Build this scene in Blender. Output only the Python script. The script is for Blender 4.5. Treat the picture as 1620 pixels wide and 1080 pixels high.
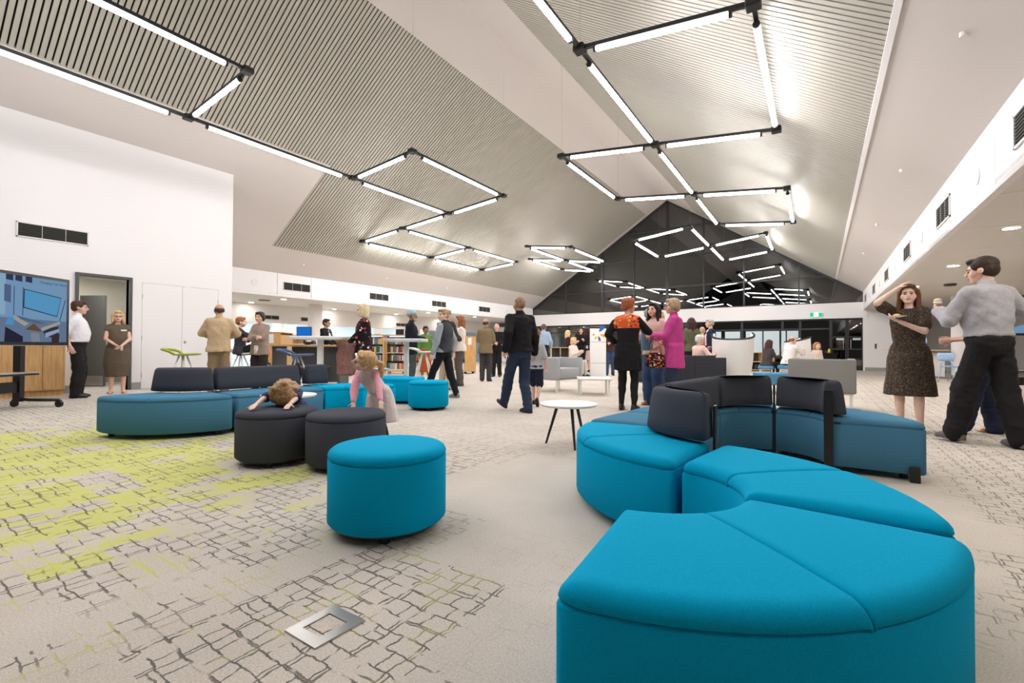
import bpy, bmesh, math, random
import numpy as np
from mathutils import Vector, Matrix
random.seed(7)
PI = math.pi
for o in list(bpy.data.objects):
    bpy.data.objects.remove(o, do_unlink=True)
scene = bpy.context.scene
COL = scene.collection

# ------------------------------------------------------------------ camera
CAM_H, FPX = 0.93, 729.6
YAW, PITCH, ROLL = (math.radians(a) for a in (33.757, 0.743, 0.248))
F0 = Vector((-math.sin(YAW), math.cos(YAW), 0)); R0 = Vector((math.cos(YAW), math.sin(YAW), 0)); Z0 = Vector((0, 0, 1))
FW = F0 * math.cos(PITCH) + Z0 * math.sin(PITCH); U1 = -F0 * math.sin(PITCH) + Z0 * math.cos(PITCH)
RT = R0 * math.cos(ROLL) + U1 * math.sin(ROLL); UP = -R0 * math.sin(ROLL) + U1 * math.cos(ROLL)
CAM = Vector((0, 0, CAM_H))
cd = bpy.data.cameras.new('camera'); cam = bpy.data.objects.new('camera', cd); COL.objects.link(cam)
cd.sensor_fit = 'HORIZONTAL'; cd.sensor_width = 36.0; cd.lens = 36.0 * FPX / 1620.0
cd.clip_start = 0.05; cd.clip_end = 200
M = Matrix((RT, UP, -FW)).transposed().to_4x4(); M.translation = CAM
cam.matrix_world = M
scene.camera = cam

# ------------------------------------------------------------------ world + exposure
w = bpy.data.worlds.new('night'); scene.world = w; w.use_nodes = True
w.node_tree.nodes['Background'].inputs[0].default_value = (0.010, 0.012, 0.018, 1)
w.node_tree.nodes['Background'].inputs[1].default_value = 1.0
vs = scene.view_settings
vs.view_transform = 'Standard'; vs.look = 'None'; vs.gamma = 1.0; vs.use_curve_mapping = False
vs.exposure = 1.08
TUBE_EMIT = 29.0      # fluorescent tubes of the hanging fixtures
DOWN_EMIT = 62.0      # recessed downlights
PANEL_EMIT = 9.0      # lit ceiling panels in the far wing

# pixel (1620x1080) -> direction / ground point; distances always come from the surface touched
def ray(x, y): return FW + RT * ((x - 810) / FPX) + UP * ((540 - y) / FPX)
def gp(x, y, z=0.0):
    d = ray(x, y); return CAM + d * ((z - CAM_H) / d.z)
def onX(x, y, X):
    d = ray(x, y); return CAM + d * (X / d.x)
def onY(x, y, Y):
    d = ray(x, y); return CAM + d * (Y / d.y)
def atd(x, depth, z=0.0):
    p = F0 * depth + R0 * ((x - 810) / FPX * depth); return Vector((p.x, p.y, z))

# ------------------------------------------------------------------ materials
def lin(c):
    return tuple((v / 12.92 if v <= 0.04045 else ((v + 0.055) / 1.055) ** 2.4) for v in [k / 255 for k in c]) + (1,)
MATS = {}
def nodes(m):
    nt = m.node_tree; return nt, nt.nodes, nt.links, nt.nodes['Principled BSDF']
def mat(name, rgb, rough=0.6, metal=0.0, bump=None, var=None, spec=None, emit=None, sheen=0):
    """rgb sRGB 0-255; bump=(scale,strength,distance); var=(scale, amount)"""
    if name in MATS: return MATS[name]
    m = bpy.data.materials.new(name); m.use_nodes = True; MATS[name] = m
    nt, N, L, b = nodes(m)
    c = lin(rgb)
    b.inputs['Base Color'].default_value = c; b.inputs['Roughness'].default_value = rough; b.inputs['Metallic'].default_value = metal
    if spec is not None: b.inputs['Specular IOR Level'].default_value = spec
    if sheen: b.inputs['Sheen Weight'].default_value = sheen
    if emit:
        b.inputs['Emission Color'].default_value = lin(emit[0]); b.inputs['Emission Strength'].default_value = emit[1]
    tc = None
    if bump or var:
        tc = N.new('ShaderNodeTexCoord')
    if bump:
        n = N.new('ShaderNodeTexNoise'); n.inputs['Scale'].default_value = bump[0]; n.inputs['Detail'].default_value = 3
        bp = N.new('ShaderNodeBump'); bp.inputs['Strength'].default_value = bump[1]; bp.inputs['Distance'].default_value = bump[2]
        L.new(tc.outputs['Object'], n.inputs['Vector']); L.new(n.outputs['Fac'], bp.inputs['Height']); L.new(bp.outputs[0], b.inputs['Normal'])
    if var:
        n = N.new('ShaderNodeTexNoise'); n.inputs['Scale'].default_value = var[0]; n.inputs['Detail'].default_value = 4
        r = N.new('ShaderNodeValToRGB'); r.color_ramp.elements[0].position = 0.3; r.color_ramp.elements[1].position = 0.7
        r.color_ramp.elements[0].color = tuple(v * (1 - var[1]) for v in c[:3]) + (1,)
        r.color_ramp.elements[1].color = tuple(min(1, v * (1 + var[1])) for v in c[:3]) + (1,)
        L.new(tc.outputs['Object'], n.inputs['Vector']); L.new(n.outputs['Fac'], r.inputs[0]); L.new(r.outputs[0], b.inputs['Base Color'])
    return m
def cloth(name, rgb, fold=0.5, rough=0.85):
    return mat(name, rgb, rough, bump=(9, fold, 0.02), var=(60, 0.10), spec=0.2)
def pattern(name, base, cols, scale, thr=0.35, rough=0.85):
    """voronoi blotches of several colours on a base colour"""
    if name in MATS: return MATS[name]
    m = bpy.data.materials.new(name); m.use_nodes = True; MATS[name] = m
    nt, N, L, b = nodes(m); b.inputs['Roughness'].default_value = rough; b.inputs['Specular IOR Level'].default_value = 0.2
    tc = N.new('ShaderNodeTexCoord'); v = N.new('ShaderNodeTexVoronoi'); v.inputs['Scale'].default_value = scale
    nz = N.new('ShaderNodeTexNoise'); nz.inputs['Scale'].default_value = scale * 1.5
    mx = N.new('ShaderNodeMixRGB'); mx.blend_type = 'ADD'; mx.inputs[0].default_value = 0.05
    L.new(tc.outputs['Object'], nz.inputs['Vector']); L.new(tc.outputs['Object'], mx.inputs[1]); L.new(nz.outputs['Color'], mx.inputs[2])
    L.new(mx.outputs[0], v.inputs['Vector'])
    sp = N.new('ShaderNodeSeparateColor'); L.new(v.outputs['Color'], sp.inputs[0])
    r = N.new('ShaderNodeValToRGB'); r.color_ramp.interpolation = 'CONSTANT'
    el = r.color_ramp.elements; el[0].position = 0; el[0].color = lin(cols[0]); el[1].position = 1 / len(cols); el[1].color = lin(cols[1 % len(cols)])
    for i in range(2, len(cols)):
        e = el.new(i / len(cols)); e.color = lin(cols[i])
    L.new(sp.outputs[0], r.inputs[0])
    lt = N.new('ShaderNodeMath'); lt.operation = 'LESS_THAN'; lt.inputs[1].default_value = thr; L.new(v.outputs['Distance'], lt.inputs[0])
    mix = N.new('ShaderNodeMixRGB'); mix.inputs[1].default_value = lin(base); L.new(lt.outputs[0], mix.inputs[0]); L.new(r.outputs[0], mix.inputs[2])
    L.new(mix.outputs[0], b.inputs['Base Color'])
    return m
def wood(name, a, b_, scale=(1, 12, 1), rough=0.45):
    if name in MATS: return MATS[name]
    m = bpy.data.materials.new(name); m.use_nodes = True; MATS[name] = m
    nt, N, L, b = nodes(m); b.inputs['Roughness'].default_value = rough
    tc = N.new('ShaderNodeTexCoord'); mp = N.new('ShaderNodeMapping'); mp.inputs['Scale'].default_value = (14, 14, 1.2)
    n = N.new('ShaderNodeTexNoise'); n.inputs['Scale'].default_value = 2.2; n.inputs['Detail'].default_value = 6
    r = N.new('ShaderNodeValToRGB'); r.color_ramp.elements[0].position = .35; r.color_ramp.elements[1].position = .68
    r.color_ramp.elements[0].color = lin(a); r.color_ramp.elements[1].color = lin(b_)
    L.new(tc.outputs['Object'], mp.inputs[0]); L.new(mp.outputs[0], n.inputs['Vector']); L.new(n.outputs['Fac'], r.inputs[0]); L.new(r.outputs[0], b.inputs['Base Color'])
    return m
def emitmat(name, rgb, strength):
    if name in MATS: return MATS[name]
    m = bpy.data.materials.new(name); m.use_nodes = True; MATS[name] = m
    nt = m.node_tree; nt.nodes.remove(nt.nodes['Principled BSDF'])
    e = nt.nodes.new('ShaderNodeEmission'); e.inputs[0].default_value = lin(rgb); e.inputs[1].default_value = strength
    nt.links.new(e.outputs[0], nt.nodes['Material Output'].inputs[0]); return m
def glassmat(name, tint=(0.25, 0.27, 0.29), ior=2.3, rough=0.01):
    """pane seen at night: Fresnel mirror over a tinted see-through sheet"""
    if name in MATS: return MATS[name]
    m = bpy.data.materials.new(name); m.use_nodes = True; MATS[name] = m
    nt = m.node_tree; N = nt.nodes; L = nt.links; N.remove(N['Principled BSDF'])
    t = N.new('ShaderNodeBsdfTransparent'); t.inputs[0].default_value = tint + (1,)
    g = N.new('ShaderNodeBsdfGlossy'); g.inputs['Roughness'].default_value = rough
    fr = N.new('ShaderNodeFresnel'); fr.inputs[0].default_value = ior; mx = N.new('ShaderNodeMixShader')
    L.new(fr.outputs[0], mx.inputs[0]); L.new(t.outputs[0], mx.inputs[1]); L.new(g.outputs[0], mx.inputs[2]); L.new(mx.outputs[0], N['Material Output'].inputs[0])
    return m

# ------------------------------------------------------------------ mesh helpers
class MB:
    def __init__(s): s.v = []; s.f = []
    def add(s, vs, fs):
        o = len(s.v); s.v += [tuple(p) for p in vs]; s.f += [tuple(i + o for i in q) for q in fs]; return s
    def box(s, c, d, rz=0, mtx=None):
        hx, hy, hz = d[0] / 2, d[1] / 2, d[2] / 2
        ps = [Vector((sx * hx, sy * hy, sz * hz)) for sz in (-1, 1) for sy in (-1, 1) for sx in (-1, 1)]
        if rz: ps = [Matrix.Rotation(rz, 3, 'Z') @ p for p in ps]
        if mtx is not None: ps = [mtx @ p for p in ps]
        c = Vector(c)
        return s.add([p + c for p in ps], [(0, 2, 3, 1), (4, 5, 7, 6), (0, 1, 5, 4), (2, 6, 7, 3), (0, 4, 6, 2), (1, 3, 7, 5)])
    def cyl(s, p0, p1, r0, r1=None, n=12, caps=True):
        p0, p1 = Vector(p0), Vector(p1); r1 = r0 if r1 is None else r1
        ax = (p1 - p0).normalized(); a = ax.orthogonal().normalized(); b = ax.cross(a)
        vs = []
        for p, r in ((p0, r0), (p1, r1)):
            vs += [p + (a * math.cos(t) + b * math.sin(t)) * r for t in [2 * PI * i / n for i in range(n)]]
        fs = [(i, (i + 1) % n, n + (i + 1) % n, n + i) for i in range(n)]
        if caps: fs += [tuple(range(n - 1, -1, -1)), tuple(range(n, 2 * n))]
        return s.add(vs, fs)
    def tube(s, pts, r, n=8):
        pts = [Vector(p) for p in pts]; rings = []; prev = None
        for i, p in enumerate(pts):
            t = (pts[min(i + 1, len(pts) - 1)] - pts[max(i - 1, 0)]).normalized()
            a = t.orthogonal().normalized() if prev is None else (prev - t * prev.dot(t)).normalized()
            prev = a; b = t.cross(a); rr = r[i] if isinstance(r, (list, tuple)) else r
            rings.append([p + (a * math.cos(2 * PI * k / n) + b * math.sin(2 * PI * k / n)) * rr for k in range(n)])
        return s.loft(rings)
    def loft(s, rings, caps=True, closed=False):
        n = len(rings[0]); vs = [p for r in rings for p in r]; fs = []
        m = len(rings)
        for i in range(m - 1 + (1 if closed else 0)):
            j = (i + 1) % m
            fs += [(i * n + k, i * n + (k + 1) % n, j * n + (k + 1) % n, j * n + k) for k in range(n)]
        if caps and not closed: fs += [tuple(range(n - 1, -1, -1)), tuple((m - 1) * n + k for k in range(n))]
        return s.add(vs, fs)
    def ell(s, c, r, n=14, m=8, mtx=None):
        c = Vector(c); rings = []
        vs = []; 
        def P(th, ph):
            p = Vector((r[0] * math.sin(th) * math.cos(ph), r[1] * math.sin(th) * math.sin(ph), r[2] * math.cos(th)))
            return (mtx @ p if mtx is not None else p) + c
        vs.append(P(PI, 0))
        for i in range(1, m): vs += [P(PI - PI * i / m, 2 * PI * k / n) for k in range(n)]
        vs.append(P(0, 0)); fs = []
        for k in range(n): fs.append((0, 1 + (k + 1) % n, 1 + k))
        for i in range(m - 2):
            for k in range(n):
                a = 1 + i * n; fs.append((a + k, a + (k + 1) % n, a + n + (k + 1) % n, a + n + k))
        l = len(vs) - 1; a = 1 + (m - 2) * n
        for k in range(n): fs.append((a + k, a + (k + 1) % n, l))
        return s.add(vs, fs)
    def cap(s, p0, p1, r0, r1, n=12):
        """round-ended tapered capsule"""
        p0, p1 = Vector(p0), Vector(p1); ax = p1 - p0
        if ax.length < 1e-5: return s.ell(p0, (r0,) * 3, n, 6)
        ax.normalize(); a = ax.orthogonal().normalized(); b = ax.cross(a); rings = []
        for t in (-0.97, -0.72, -0.38, 0): rings.append((p0 + ax * (t * r0), r0 * math.sqrt(1 - t * t)))
        for t in (0, 0.38, 0.72, 0.97): rings.append((p1 + ax * (t * r1), r1 * math.sqrt(1 - t * t)))
        return s.loft([[c + (a * math.cos(2 * PI * k / n) + b * math.sin(2 * PI * k / n)) * r for k in range(n)] for c, r in rings])
    def prism(s, poly, z0, z1):
        n = len(poly)
        return s.add([(p[0], p[1], z0) for p in poly] + [(p[0], p[1], z1) for p in poly],
                     [(i, (i + 1) % n, n + (i + 1) % n, n + i) for i in range(n)] + [tuple(range(n - 1, -1, -1)), tuple(range(n, 2 * n))])
    def lathe(s, prof, c=(0, 0, 0), n=24):
        c = Vector(c)
        return s.loft([[c + Vector((r * math.cos(2 * PI * k / n), r * math.sin(2 * PI * k / n), z)) for k in range(n)] for r, z in prof])
    def mesh(s, name='m'):
        me = bpy.data.meshes.new(name); me.from_pydata(s.v, [], s.f); me.update(); return me
    def build(s, name, m, parent=None, smooth=False, bevel=0, seg=2):
        me = s.mesh(name); bm = bmesh.new(); bm.from_mesh(me); bmesh.ops.recalc_face_normals(bm, faces=bm.faces)
        if bevel:
            es = [e for e in bm.edges if len(e.link_faces) == 2 and e.calc_face_angle(0) > 0.6]
            bmesh.ops.bevel(bm, geom=es, offset=bevel, segments=seg, profile=0.5, affect='EDGES', clamp_overlap=True)
        bm.to_mesh(me); bm.free()
        if smooth:
            for p in me.polygons: p.use_smooth = True
            if bevel or smooth == 'auto':
                me.set_sharp_from_angle(angle=math.radians(50))
        me.materials.append(m)
        return link(name, me, parent)
def link(name, data, parent=None):
    o = bpy.data.objects.new(name, data); COL.objects.link(o)
    if parent is not None: o.parent = parent
    return o
def tag(o, label=None, cat=None, group=None, kind=None):
    if label: o['label'] = label
    if cat: o['category'] = cat
    if group: o['group'] = group
    if kind: o['kind'] = kind
    return o
def struct(o): o['kind'] = 'structure'; return o
def thing(name, label, cat, loc=(0, 0, 0), rz=0, group=None):
    o = link(name, None); o.location = loc; o.rotation_euler = (0, 0, rz); return tag(o, label, cat, group)
def copy_tree(o, parent=None):
    c = o.copy(); COL.objects.link(c)
    if parent is not None: c.parent = parent
    for ch in list(o.children): copy_tree(ch, c)
    return c
# ------------------------------------------------------------------ room dimensions (fitted)
XR, XL, YB, ZB, ZE, ZA = 1.531, -15.0, 24.80, 2.60, 3.374, 8.761
XM = (XR + XL) / 2; SL = (ZA - ZE) / (XM - XL); YF = -11.0
XLW, YLW = -12.18, 5.66
def rz_(X): return ZE + SL * ((X - XL) if X <= XM else (XR - X))
WHITE = mat('white_paint', (234, 231, 230), 0.75, spec=0.25)
PLASTER = mat('ceiling_plaster', (214, 207, 202), 0.8, spec=0.2)
SLAT = mat('slat_metal', (184, 180, 168), 0.50, metal=0.12, spec=0.5)
DARK = mat('dark_void', (24, 24, 22), 0.95)
BLACK = mat('black_metal', (22, 22, 23), 0.45)
STEEL = mat('brushed_steel', (190, 188, 184), 0.3, metal=0.9)
SOFF = mat('soffit_panel', (222, 216, 208), 0.5, spec=0.4)
SKIRT = mat('grey_skirting', (150, 154, 148), 0.6)
DGREY = mat('dark_grey_frame', (74, 76, 76), 0.5)
WOOD = wood('oak', (196, 152, 96), (222, 180, 124))
WOOD2 = wood('birch_ply', (205, 170, 120), (230, 198, 150))
WPLAST = mat('white_plastic', (238, 236, 232), 0.35)

def carpet():
    m = bpy.data.materials.new('carpet'); m.use_nodes = True
    nt, N, L, b = nodes(m); b.inputs['Roughness'].default_value = 0.95; b.inputs['Specular IOR Level'].default_value = 0.1
    tc = N.new('ShaderNodeTexCoord')
    def math_(op, a, b_=None, c=None):
        n = N.new('ShaderNodeMath'); n.operation = op
        for i, v in enumerate((a, b_, c)):
            if v is None: continue
            if isinstance(v, (int, float)): n.inputs[i].default_value = v
            else: L.new(v, n.inputs[i])
        return n.outputs[0]
    def noise(sc, vec, det=2, dim=None):
        n = N.new('ShaderNodeTexNoise'); n.inputs['Scale'].default_value = sc; n.inputs['Detail'].default_value = det
        L.new(vec, n.inputs['Vector']); return n
    def vadd(a, b_, k):
        s = N.new('ShaderNodeVectorMath'); s.operation = 'SCALE'; L.new(b_, s.inputs[0]); s.inputs['Scale'].default_value = k
        t = N.new('ShaderNodeVectorMath'); t.operation = 'ADD'; L.new(a, t.inputs[0]); L.new(s.outputs[0], t.inputs[1]); return t.outputs[0]
    P = tc.outputs['Object']
    W = vadd(vadd(P, noise(7, P).outputs['Color'], 0.045), noise(40, P).outputs['Color'], 0.016)
    def brick(rot, bw, rh, ms, off):
        mp = N.new('ShaderNodeMapping'); mp.inputs['Rotation'].default_value = (0, 0, rot); mp.inputs['Location'].default_value = off; L.new(W, mp.inputs[0])
        t = N.new('ShaderNodeTexBrick'); t.inputs['Scale'].default_value = 1; t.inputs['Brick Width'].default_value = bw; t.inputs['Row Height'].default_value = rh
        t.inputs['Mortar Size'].default_value = ms; t.inputs['Mortar Smooth'].default_value = 0.25; t.offset = 0.37
        t.inputs['Color1'].default_value = (0, 0, 0, 1); t.inputs['Color2'].default_value = (1, 1, 1, 1)
        L.new(mp.outputs[0], t.inputs['Vector']); return t
    B1 = brick(0, 0.105, 0.072, 0.0038, (0, 0, 0)); B2 = brick(PI / 2, 0.25, 0.14, 0.0042, (3.3, 1.7, 0))
    # tile-quantised large masks
    sn = N.new('ShaderNodeVectorMath'); sn.operation = 'SNAP'; sn.inputs[1].default_value = (0.25, 0.5, 1); L.new(P, sn.inputs[0])
    big = noise(0.62, sn.outputs[0], 2).outputs['Fac']; big2 = noise(0.9, vadd(sn.outputs[0], P, 0.0), 1)
    brk = noise(11, P, 2).outputs['Fac']
    ln = math_('MAXIMUM', B1.outputs['Fac'], math_('MULTIPLY', B2.outputs['Fac'], 0.9))
    def smooth(v, lo, hi):
        n = N.new('ShaderNodeMapRange'); n.interpolation_type = 'SMOOTHSTEP'; n.inputs[1].default_value = lo; n.inputs[2].default_value = hi; L.new(v, n.inputs[0]); return n.outputs[0]
    # distance bias: pattern is dense towards -X, sparse in the walkway
    sx = N.new('ShaderNodeSeparateXYZ'); L.new(P, sx.inputs[0])
    bx = smooth(sx.outputs[0], -1.6, -3.0); bx2 = smooth(sx.outputs[0], 0.35, 1.1)
    dens = math_('ADD', math_('SUBTRACT', big, 0.025), math_('ADD', math_('MULTIPLY', bx, 0.25), math_('MULTIPLY', bx2, 0.22)))
    area = smooth(dens, 0.50, 0.58)
    far = smooth(sx.outputs[1], 2.6, 4.2)
    area = math_('MULTIPLY', area, math_('SUBTRACT', 1.0, math_('MULTIPLY', math_('MULTIPLY', far, math_('SUBTRACT', 1.0, bx2)), 0.6)))
    keep = smooth(math_('ADD', brk, math_('MULTIPLY', area, 0.10)), 0.46, 0.56)
    lines = math_('MULTIPLY', math_('MULTIPLY', ln, keep), area)
    fib = noise(420, P, 2).outputs['Fac']; mott = noise(1.6, P, 5).outputs['Fac']; speck = noise(150, P, 2).outputs['Fac']
    base = N.new('ShaderNodeValToRGB'); base.color_ramp.elements[0].position = .3; base.color_ramp.elements[1].position = .72
    base.color_ramp.elements[0].color = lin((180, 171, 160)); base.color_ramp.elements[1].color = lin((222, 212, 200))
    L.new(math_('ADD', math_('MULTIPLY', speck, 0.65), math_('MULTIPLY', mott, 0.35)), base.inputs[0])
    # yellow-green zone of the carpet design
    ctr = N.new('ShaderNodeVectorMath'); ctr.operation = 'SUBTRACT'; ctr.inputs[1].default_value = (-5.0, 1.0, 0); L.new(P, ctr.inputs[0])
    scl = N.new('ShaderNodeVectorMath'); scl.operation = 'MULTIPLY'; scl.inputs[1].default_value = (0.45, 0.72, 0); L.new(ctr.outputs[0], scl.inputs[0])
    ln_ = N.new('ShaderNodeVectorMath'); ln_.operation = 'LENGTH'; L.new(scl.outputs[0], ln_.inputs[0])
    zone = smooth(ln_.outputs['Value'], 1.35, 0.55)
    sn2 = N.new('ShaderNodeVectorMath'); sn2.operation = 'SNAP'; sn2.inputs[1].default_value = (0.09, 0.25, 1); L.new(W, sn2.inputs[0])
    yb = noise(2.6, sn2.outputs[0], 3).outputs['Fac']
    yfill = smooth(math_('ADD', yb, math_('MULTIPLY', zone, 0.22)), 0.61, 0.66)
    yfill = math_('MULTIPLY', math_('MULTIPLY', yfill, smooth(zone, 0.02, 0.2)), smooth(noise(60, P, 2).outputs['Fac'], 0.30, 0.48))
    zone2 = smooth(ln_.outputs['Value'], 2.3, 1.0)
    yl = math_('MULTIPLY', smooth(noise(4.5, P, 2).outputs['Fac'], 0.5, 0.58), zone2)
    def mix(f, c1, c2):
        n = N.new('ShaderNodeMixRGB'); L.new(f, n.inputs[0])
        for i, c in ((1, c1), (2, c2)):
            if isinstance(c, tuple): n.inputs[i].default_value = c
            else: L.new(c, n.inputs[i])
        return n.outputs[0]
    yel = lin((204, 205, 112))
    linec = mix(yl, lin((98, 94, 89)), yel)
    c1 = mix(math_('MULTIPLY', yfill, 0.92), base.outputs[0], yel)
    c2 = mix(math_('MULTIPLY', lines, 0.92), c1, linec)
    L.new(c2, b.inputs['Base Color'])
    bp = N.new('ShaderNodeBump'); bp.inputs['Strength'].default_value = 0.5; bp.inputs['Distance'].default_value = 0.006
    L.new(math_('SUBTRACT', fib, math_('MULTIPLY', lines, 0.6)), bp.inputs['Height']); L.new(bp.outputs[0], b.inputs['Normal'])
    return m
CARPET = carpet()
fl = MB().box(((-24 + 10) / 2, (YF + 32) / 2, -0.05), (34, 32 - YF, 0.1)).build('floor', CARPET); struct(fl)

# ------------------------------------------------------------------ sloped ceiling
def roof_sheet(mb, X0, X1, Y0, Y1, dz=0.0, th=0.05):
    z0, z1 = rz_(X0) + dz, rz_(X1) + dz
    mb.add([(X0, Y0, z0), (X1, Y0, z1), (X1, Y1, z1), (X0, Y1, z0), (X0, Y0, z0 + th), (X1, Y0, z1 + th), (X1, Y1, z1 + th), (X0, Y1, z0 + th)],
           [(0, 3, 2, 1), (4, 5, 6, 7), (0, 1, 5, 4), (1, 2, 6, 5), (2, 3, 7, 6), (3, 0, 4, 7)])
def ceil_side(name, sheets, dark, slat_runs):
    mb = MB()
    for s in sheets: roof_sheet(mb, *s)
    root = struct(mb.build(name, PLASTER))
    db = MB()
    for s in dark: roof_sheet(db, *s, dz=0.09, th=0.05)
    db.build('acoustic_backing', DARK, root)
    for (X0, X1, Y0, Y1, pitch, wd) in slat_runs:
        me = None; n = int((Y1 - Y0) / pitch)
        for i in range(n):
            if me is None:
                q = MB(); roof_sheet(q, X0, X1, -wd / 2, wd / 2, dz=-0.004, th=0.03); o = q.build('slat', SLAT, root); me = o.data
            else: o = link('slat', me, root)
            o.location = (0, Y0 + pitch * (i + .5), 0)
    return root
YN = 7.68; YS = 24.50
SA, SB = -14.0, -7.76
SN = -11.17
# left slope: plaster along the eave, around the wall head, along the ridge and at the gable
cl = ceil_side('ceiling_left_slope',
    [(XL, SA, YN, YB), (SB, XM, YF, YB), (SA, SB, YS, YB), (XL, SN, YF, YN)],
    [(SA, SB, YN, YS), (SN, SB, YF, YN)],
    [(SN, SB, -1.5, YN, 0.0895, 0.064), (SA, SB, -1.5 + 0.0895 * 102, YS, 0.0895, 0.064)])
RA, RB = -5.15, 0.58
cr = ceil_side('ceiling_right_slope', [(RB, XR, YF, YB), (XM, RA, YF, YB), (RA, RB, YS, YB)], [(RA, RB, YF, YS)],
    [(RA, RB, 0.6, YS, 0.094, 0.071)])
# raised edge trim beside the right-hand slats
tb = MB(); roof_sheet(tb, RB - 0.025, RB + 0.03, YF, YS, dz=-0.02, th=0.02); tb.build('edge_trim', WHITE, cr)
tb = MB(); roof_sheet(tb, SN - 0.05, SN + 0.02, YF, YN, dz=-0.012, th=0.012); tb.build('edge_trim', PLASTER, cl)
for k in range(9):   # faint ceiling sensors / sprinklers
    X, Y = (1.05, 5.5 + 3.7 * k) if k < 5 else (-14.5, 9 + 3.6 * (k - 5))
    MB().cyl((X, Y, rz_(X) - 0.03), (X, Y, rz_(X) + 0.01), 0.03, n=10).build('sprinkler', WPLAST, cr if k < 5 else cl)

# ------------------------------------------------------------------ bulkheads with joints, vents, plates
VENT = mat('vent_louvre', (70, 70, 66), 0.6); VENTD = mat('vent_back', (32, 32, 31), 0.9)
def bulkhead(name, X, sgn, Y0, Y1, joints):
    """panelled vertical band between soffit and slope; sgn = side of the hall the face looks to"""
    root = link(name, None); struct(root)
    ys = [Y0] + joints + [Y1]
    for a, b in zip(ys[:-1], ys[1:]):
        MB().box((X - sgn * 0.04, (a + b) / 2, (ZB + ZE) / 2), (0.08, b - a - 0.012, ZE - ZB)).build('fascia_panel', WHITE, root)
    MB().box((X - sgn * 0.10, (Y0 + Y1) / 2, (ZB + ZE) / 2 + 0.02), (0.06, Y1 - Y0, ZE - ZB)).build('joint_backing', SOFF, root)
    return root
jl = [9.0 + 3.6 * k + d for k in range(-3, 5) for d in (-.62, .62) ]
jr = [9.25 + 3.55 * k + d for k in range(-4, 5) for d in (-.75, 1.1)]
bulkhead('wall_bulkhead_left', XL, 1, YN - 3, YB, [y for y in sorted(jl) if YN - 2.5 < y < YB - .3])
bulkhead('wall_bulkhead_right', XR, -1, YF, YB, [y for y in sorted(jr) if YF < y < YB - .3])
def vent(label, c, wid, h, nx, axis, sgn, n_sec=3, group=None):
    """return-air grille; axis 'y': face normal along X"""
    r = thing('air_vent', label, 'vent', c, 0, group)
    def bx(cx, cy, cz, dx, dy, dz): return ((sgn * cx, cy, cz), (dx, dy, dz))
    fw = 0.022
    f = MB()
    for yy in (-wid / 2, wid / 2): f.box(*bx(0.010, yy, 0, 0.02, fw, h + fw))
    for zz in (-h / 2, h / 2): f.box(*bx(0.010, 0, zz, 0.02, wid + fw, fw))
    for k in range(1, n_sec): f.box(*bx(0.010, -wid / 2 + wid * k / n_sec, 0, 0.014, 0.007, h))
    f.build('frame', mat('vent_frame', (225, 222, 218), .5), r)
    MB().box(*bx(0.003, 0, 0, 0.006, wid, h)).build('duct_opening', VENTD, r)
    nl = max(4, int(h / 0.032)); me = None
    for k in range(nl):
        z = -h / 2 + h * (k + .5) / nl
        if me is None:
            o = MB().box(bx(0.011, 0, 0, .01, 1, 1)[0], (0.012, wid, 0.012), mtx=Matrix.Rotation(0.5 * sgn, 3, 'Y')).build('louvre', VENT, r); me = o.data
        else: o = link('louvre', me, r)
        o.location = (0, 0, z)
    return r
for k in range(5):
    vent('slim grey air vent set in the white bulkhead above the bookshelves' , (XL, 9.08 + 3.56 * k, 2.97), 0.98, 0.27, 3, 'y', 1, group='vents in the bulkhead over the bookshelves')
for k, y in enumerate((5.75, 9.22, 12.62, 16.2, 19.8, 23.2)):
    vent('small grey air vent set in the white bulkhead over the side bay', (XR, y, 2.96), 0.86, 0.30, 3, 'y', -1, group='vents in the bulkhead over the side bay')
vent('wide dark air vent high on the white wall above the display screen', (XLW, 2.44, 3.06), 0.98, 0.26, 3, 'y', 1)
PLATE = mat('plate_white', (228, 224, 220), .6)
for k in range(5):
    for (X, s, y, z) in ((XL, 1, 7.65 + 3.56 * k, 2.98), (XR, -1, 7.45 + 3.55 * k, 2.95)):
        tag(MB().cyl((X, y, z), (X + s * 0.012, y, z), 0.105, n=24).build('speaker_plate', PLATE),
            'round white cover plate on the %s bulkhead between vents' % ('bookshelf side' if s > 0 else 'side bay'), 'cover plate', 'round plates on the %s bulkhead' % ('bookshelf' if s > 0 else 'side bay'))

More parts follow.
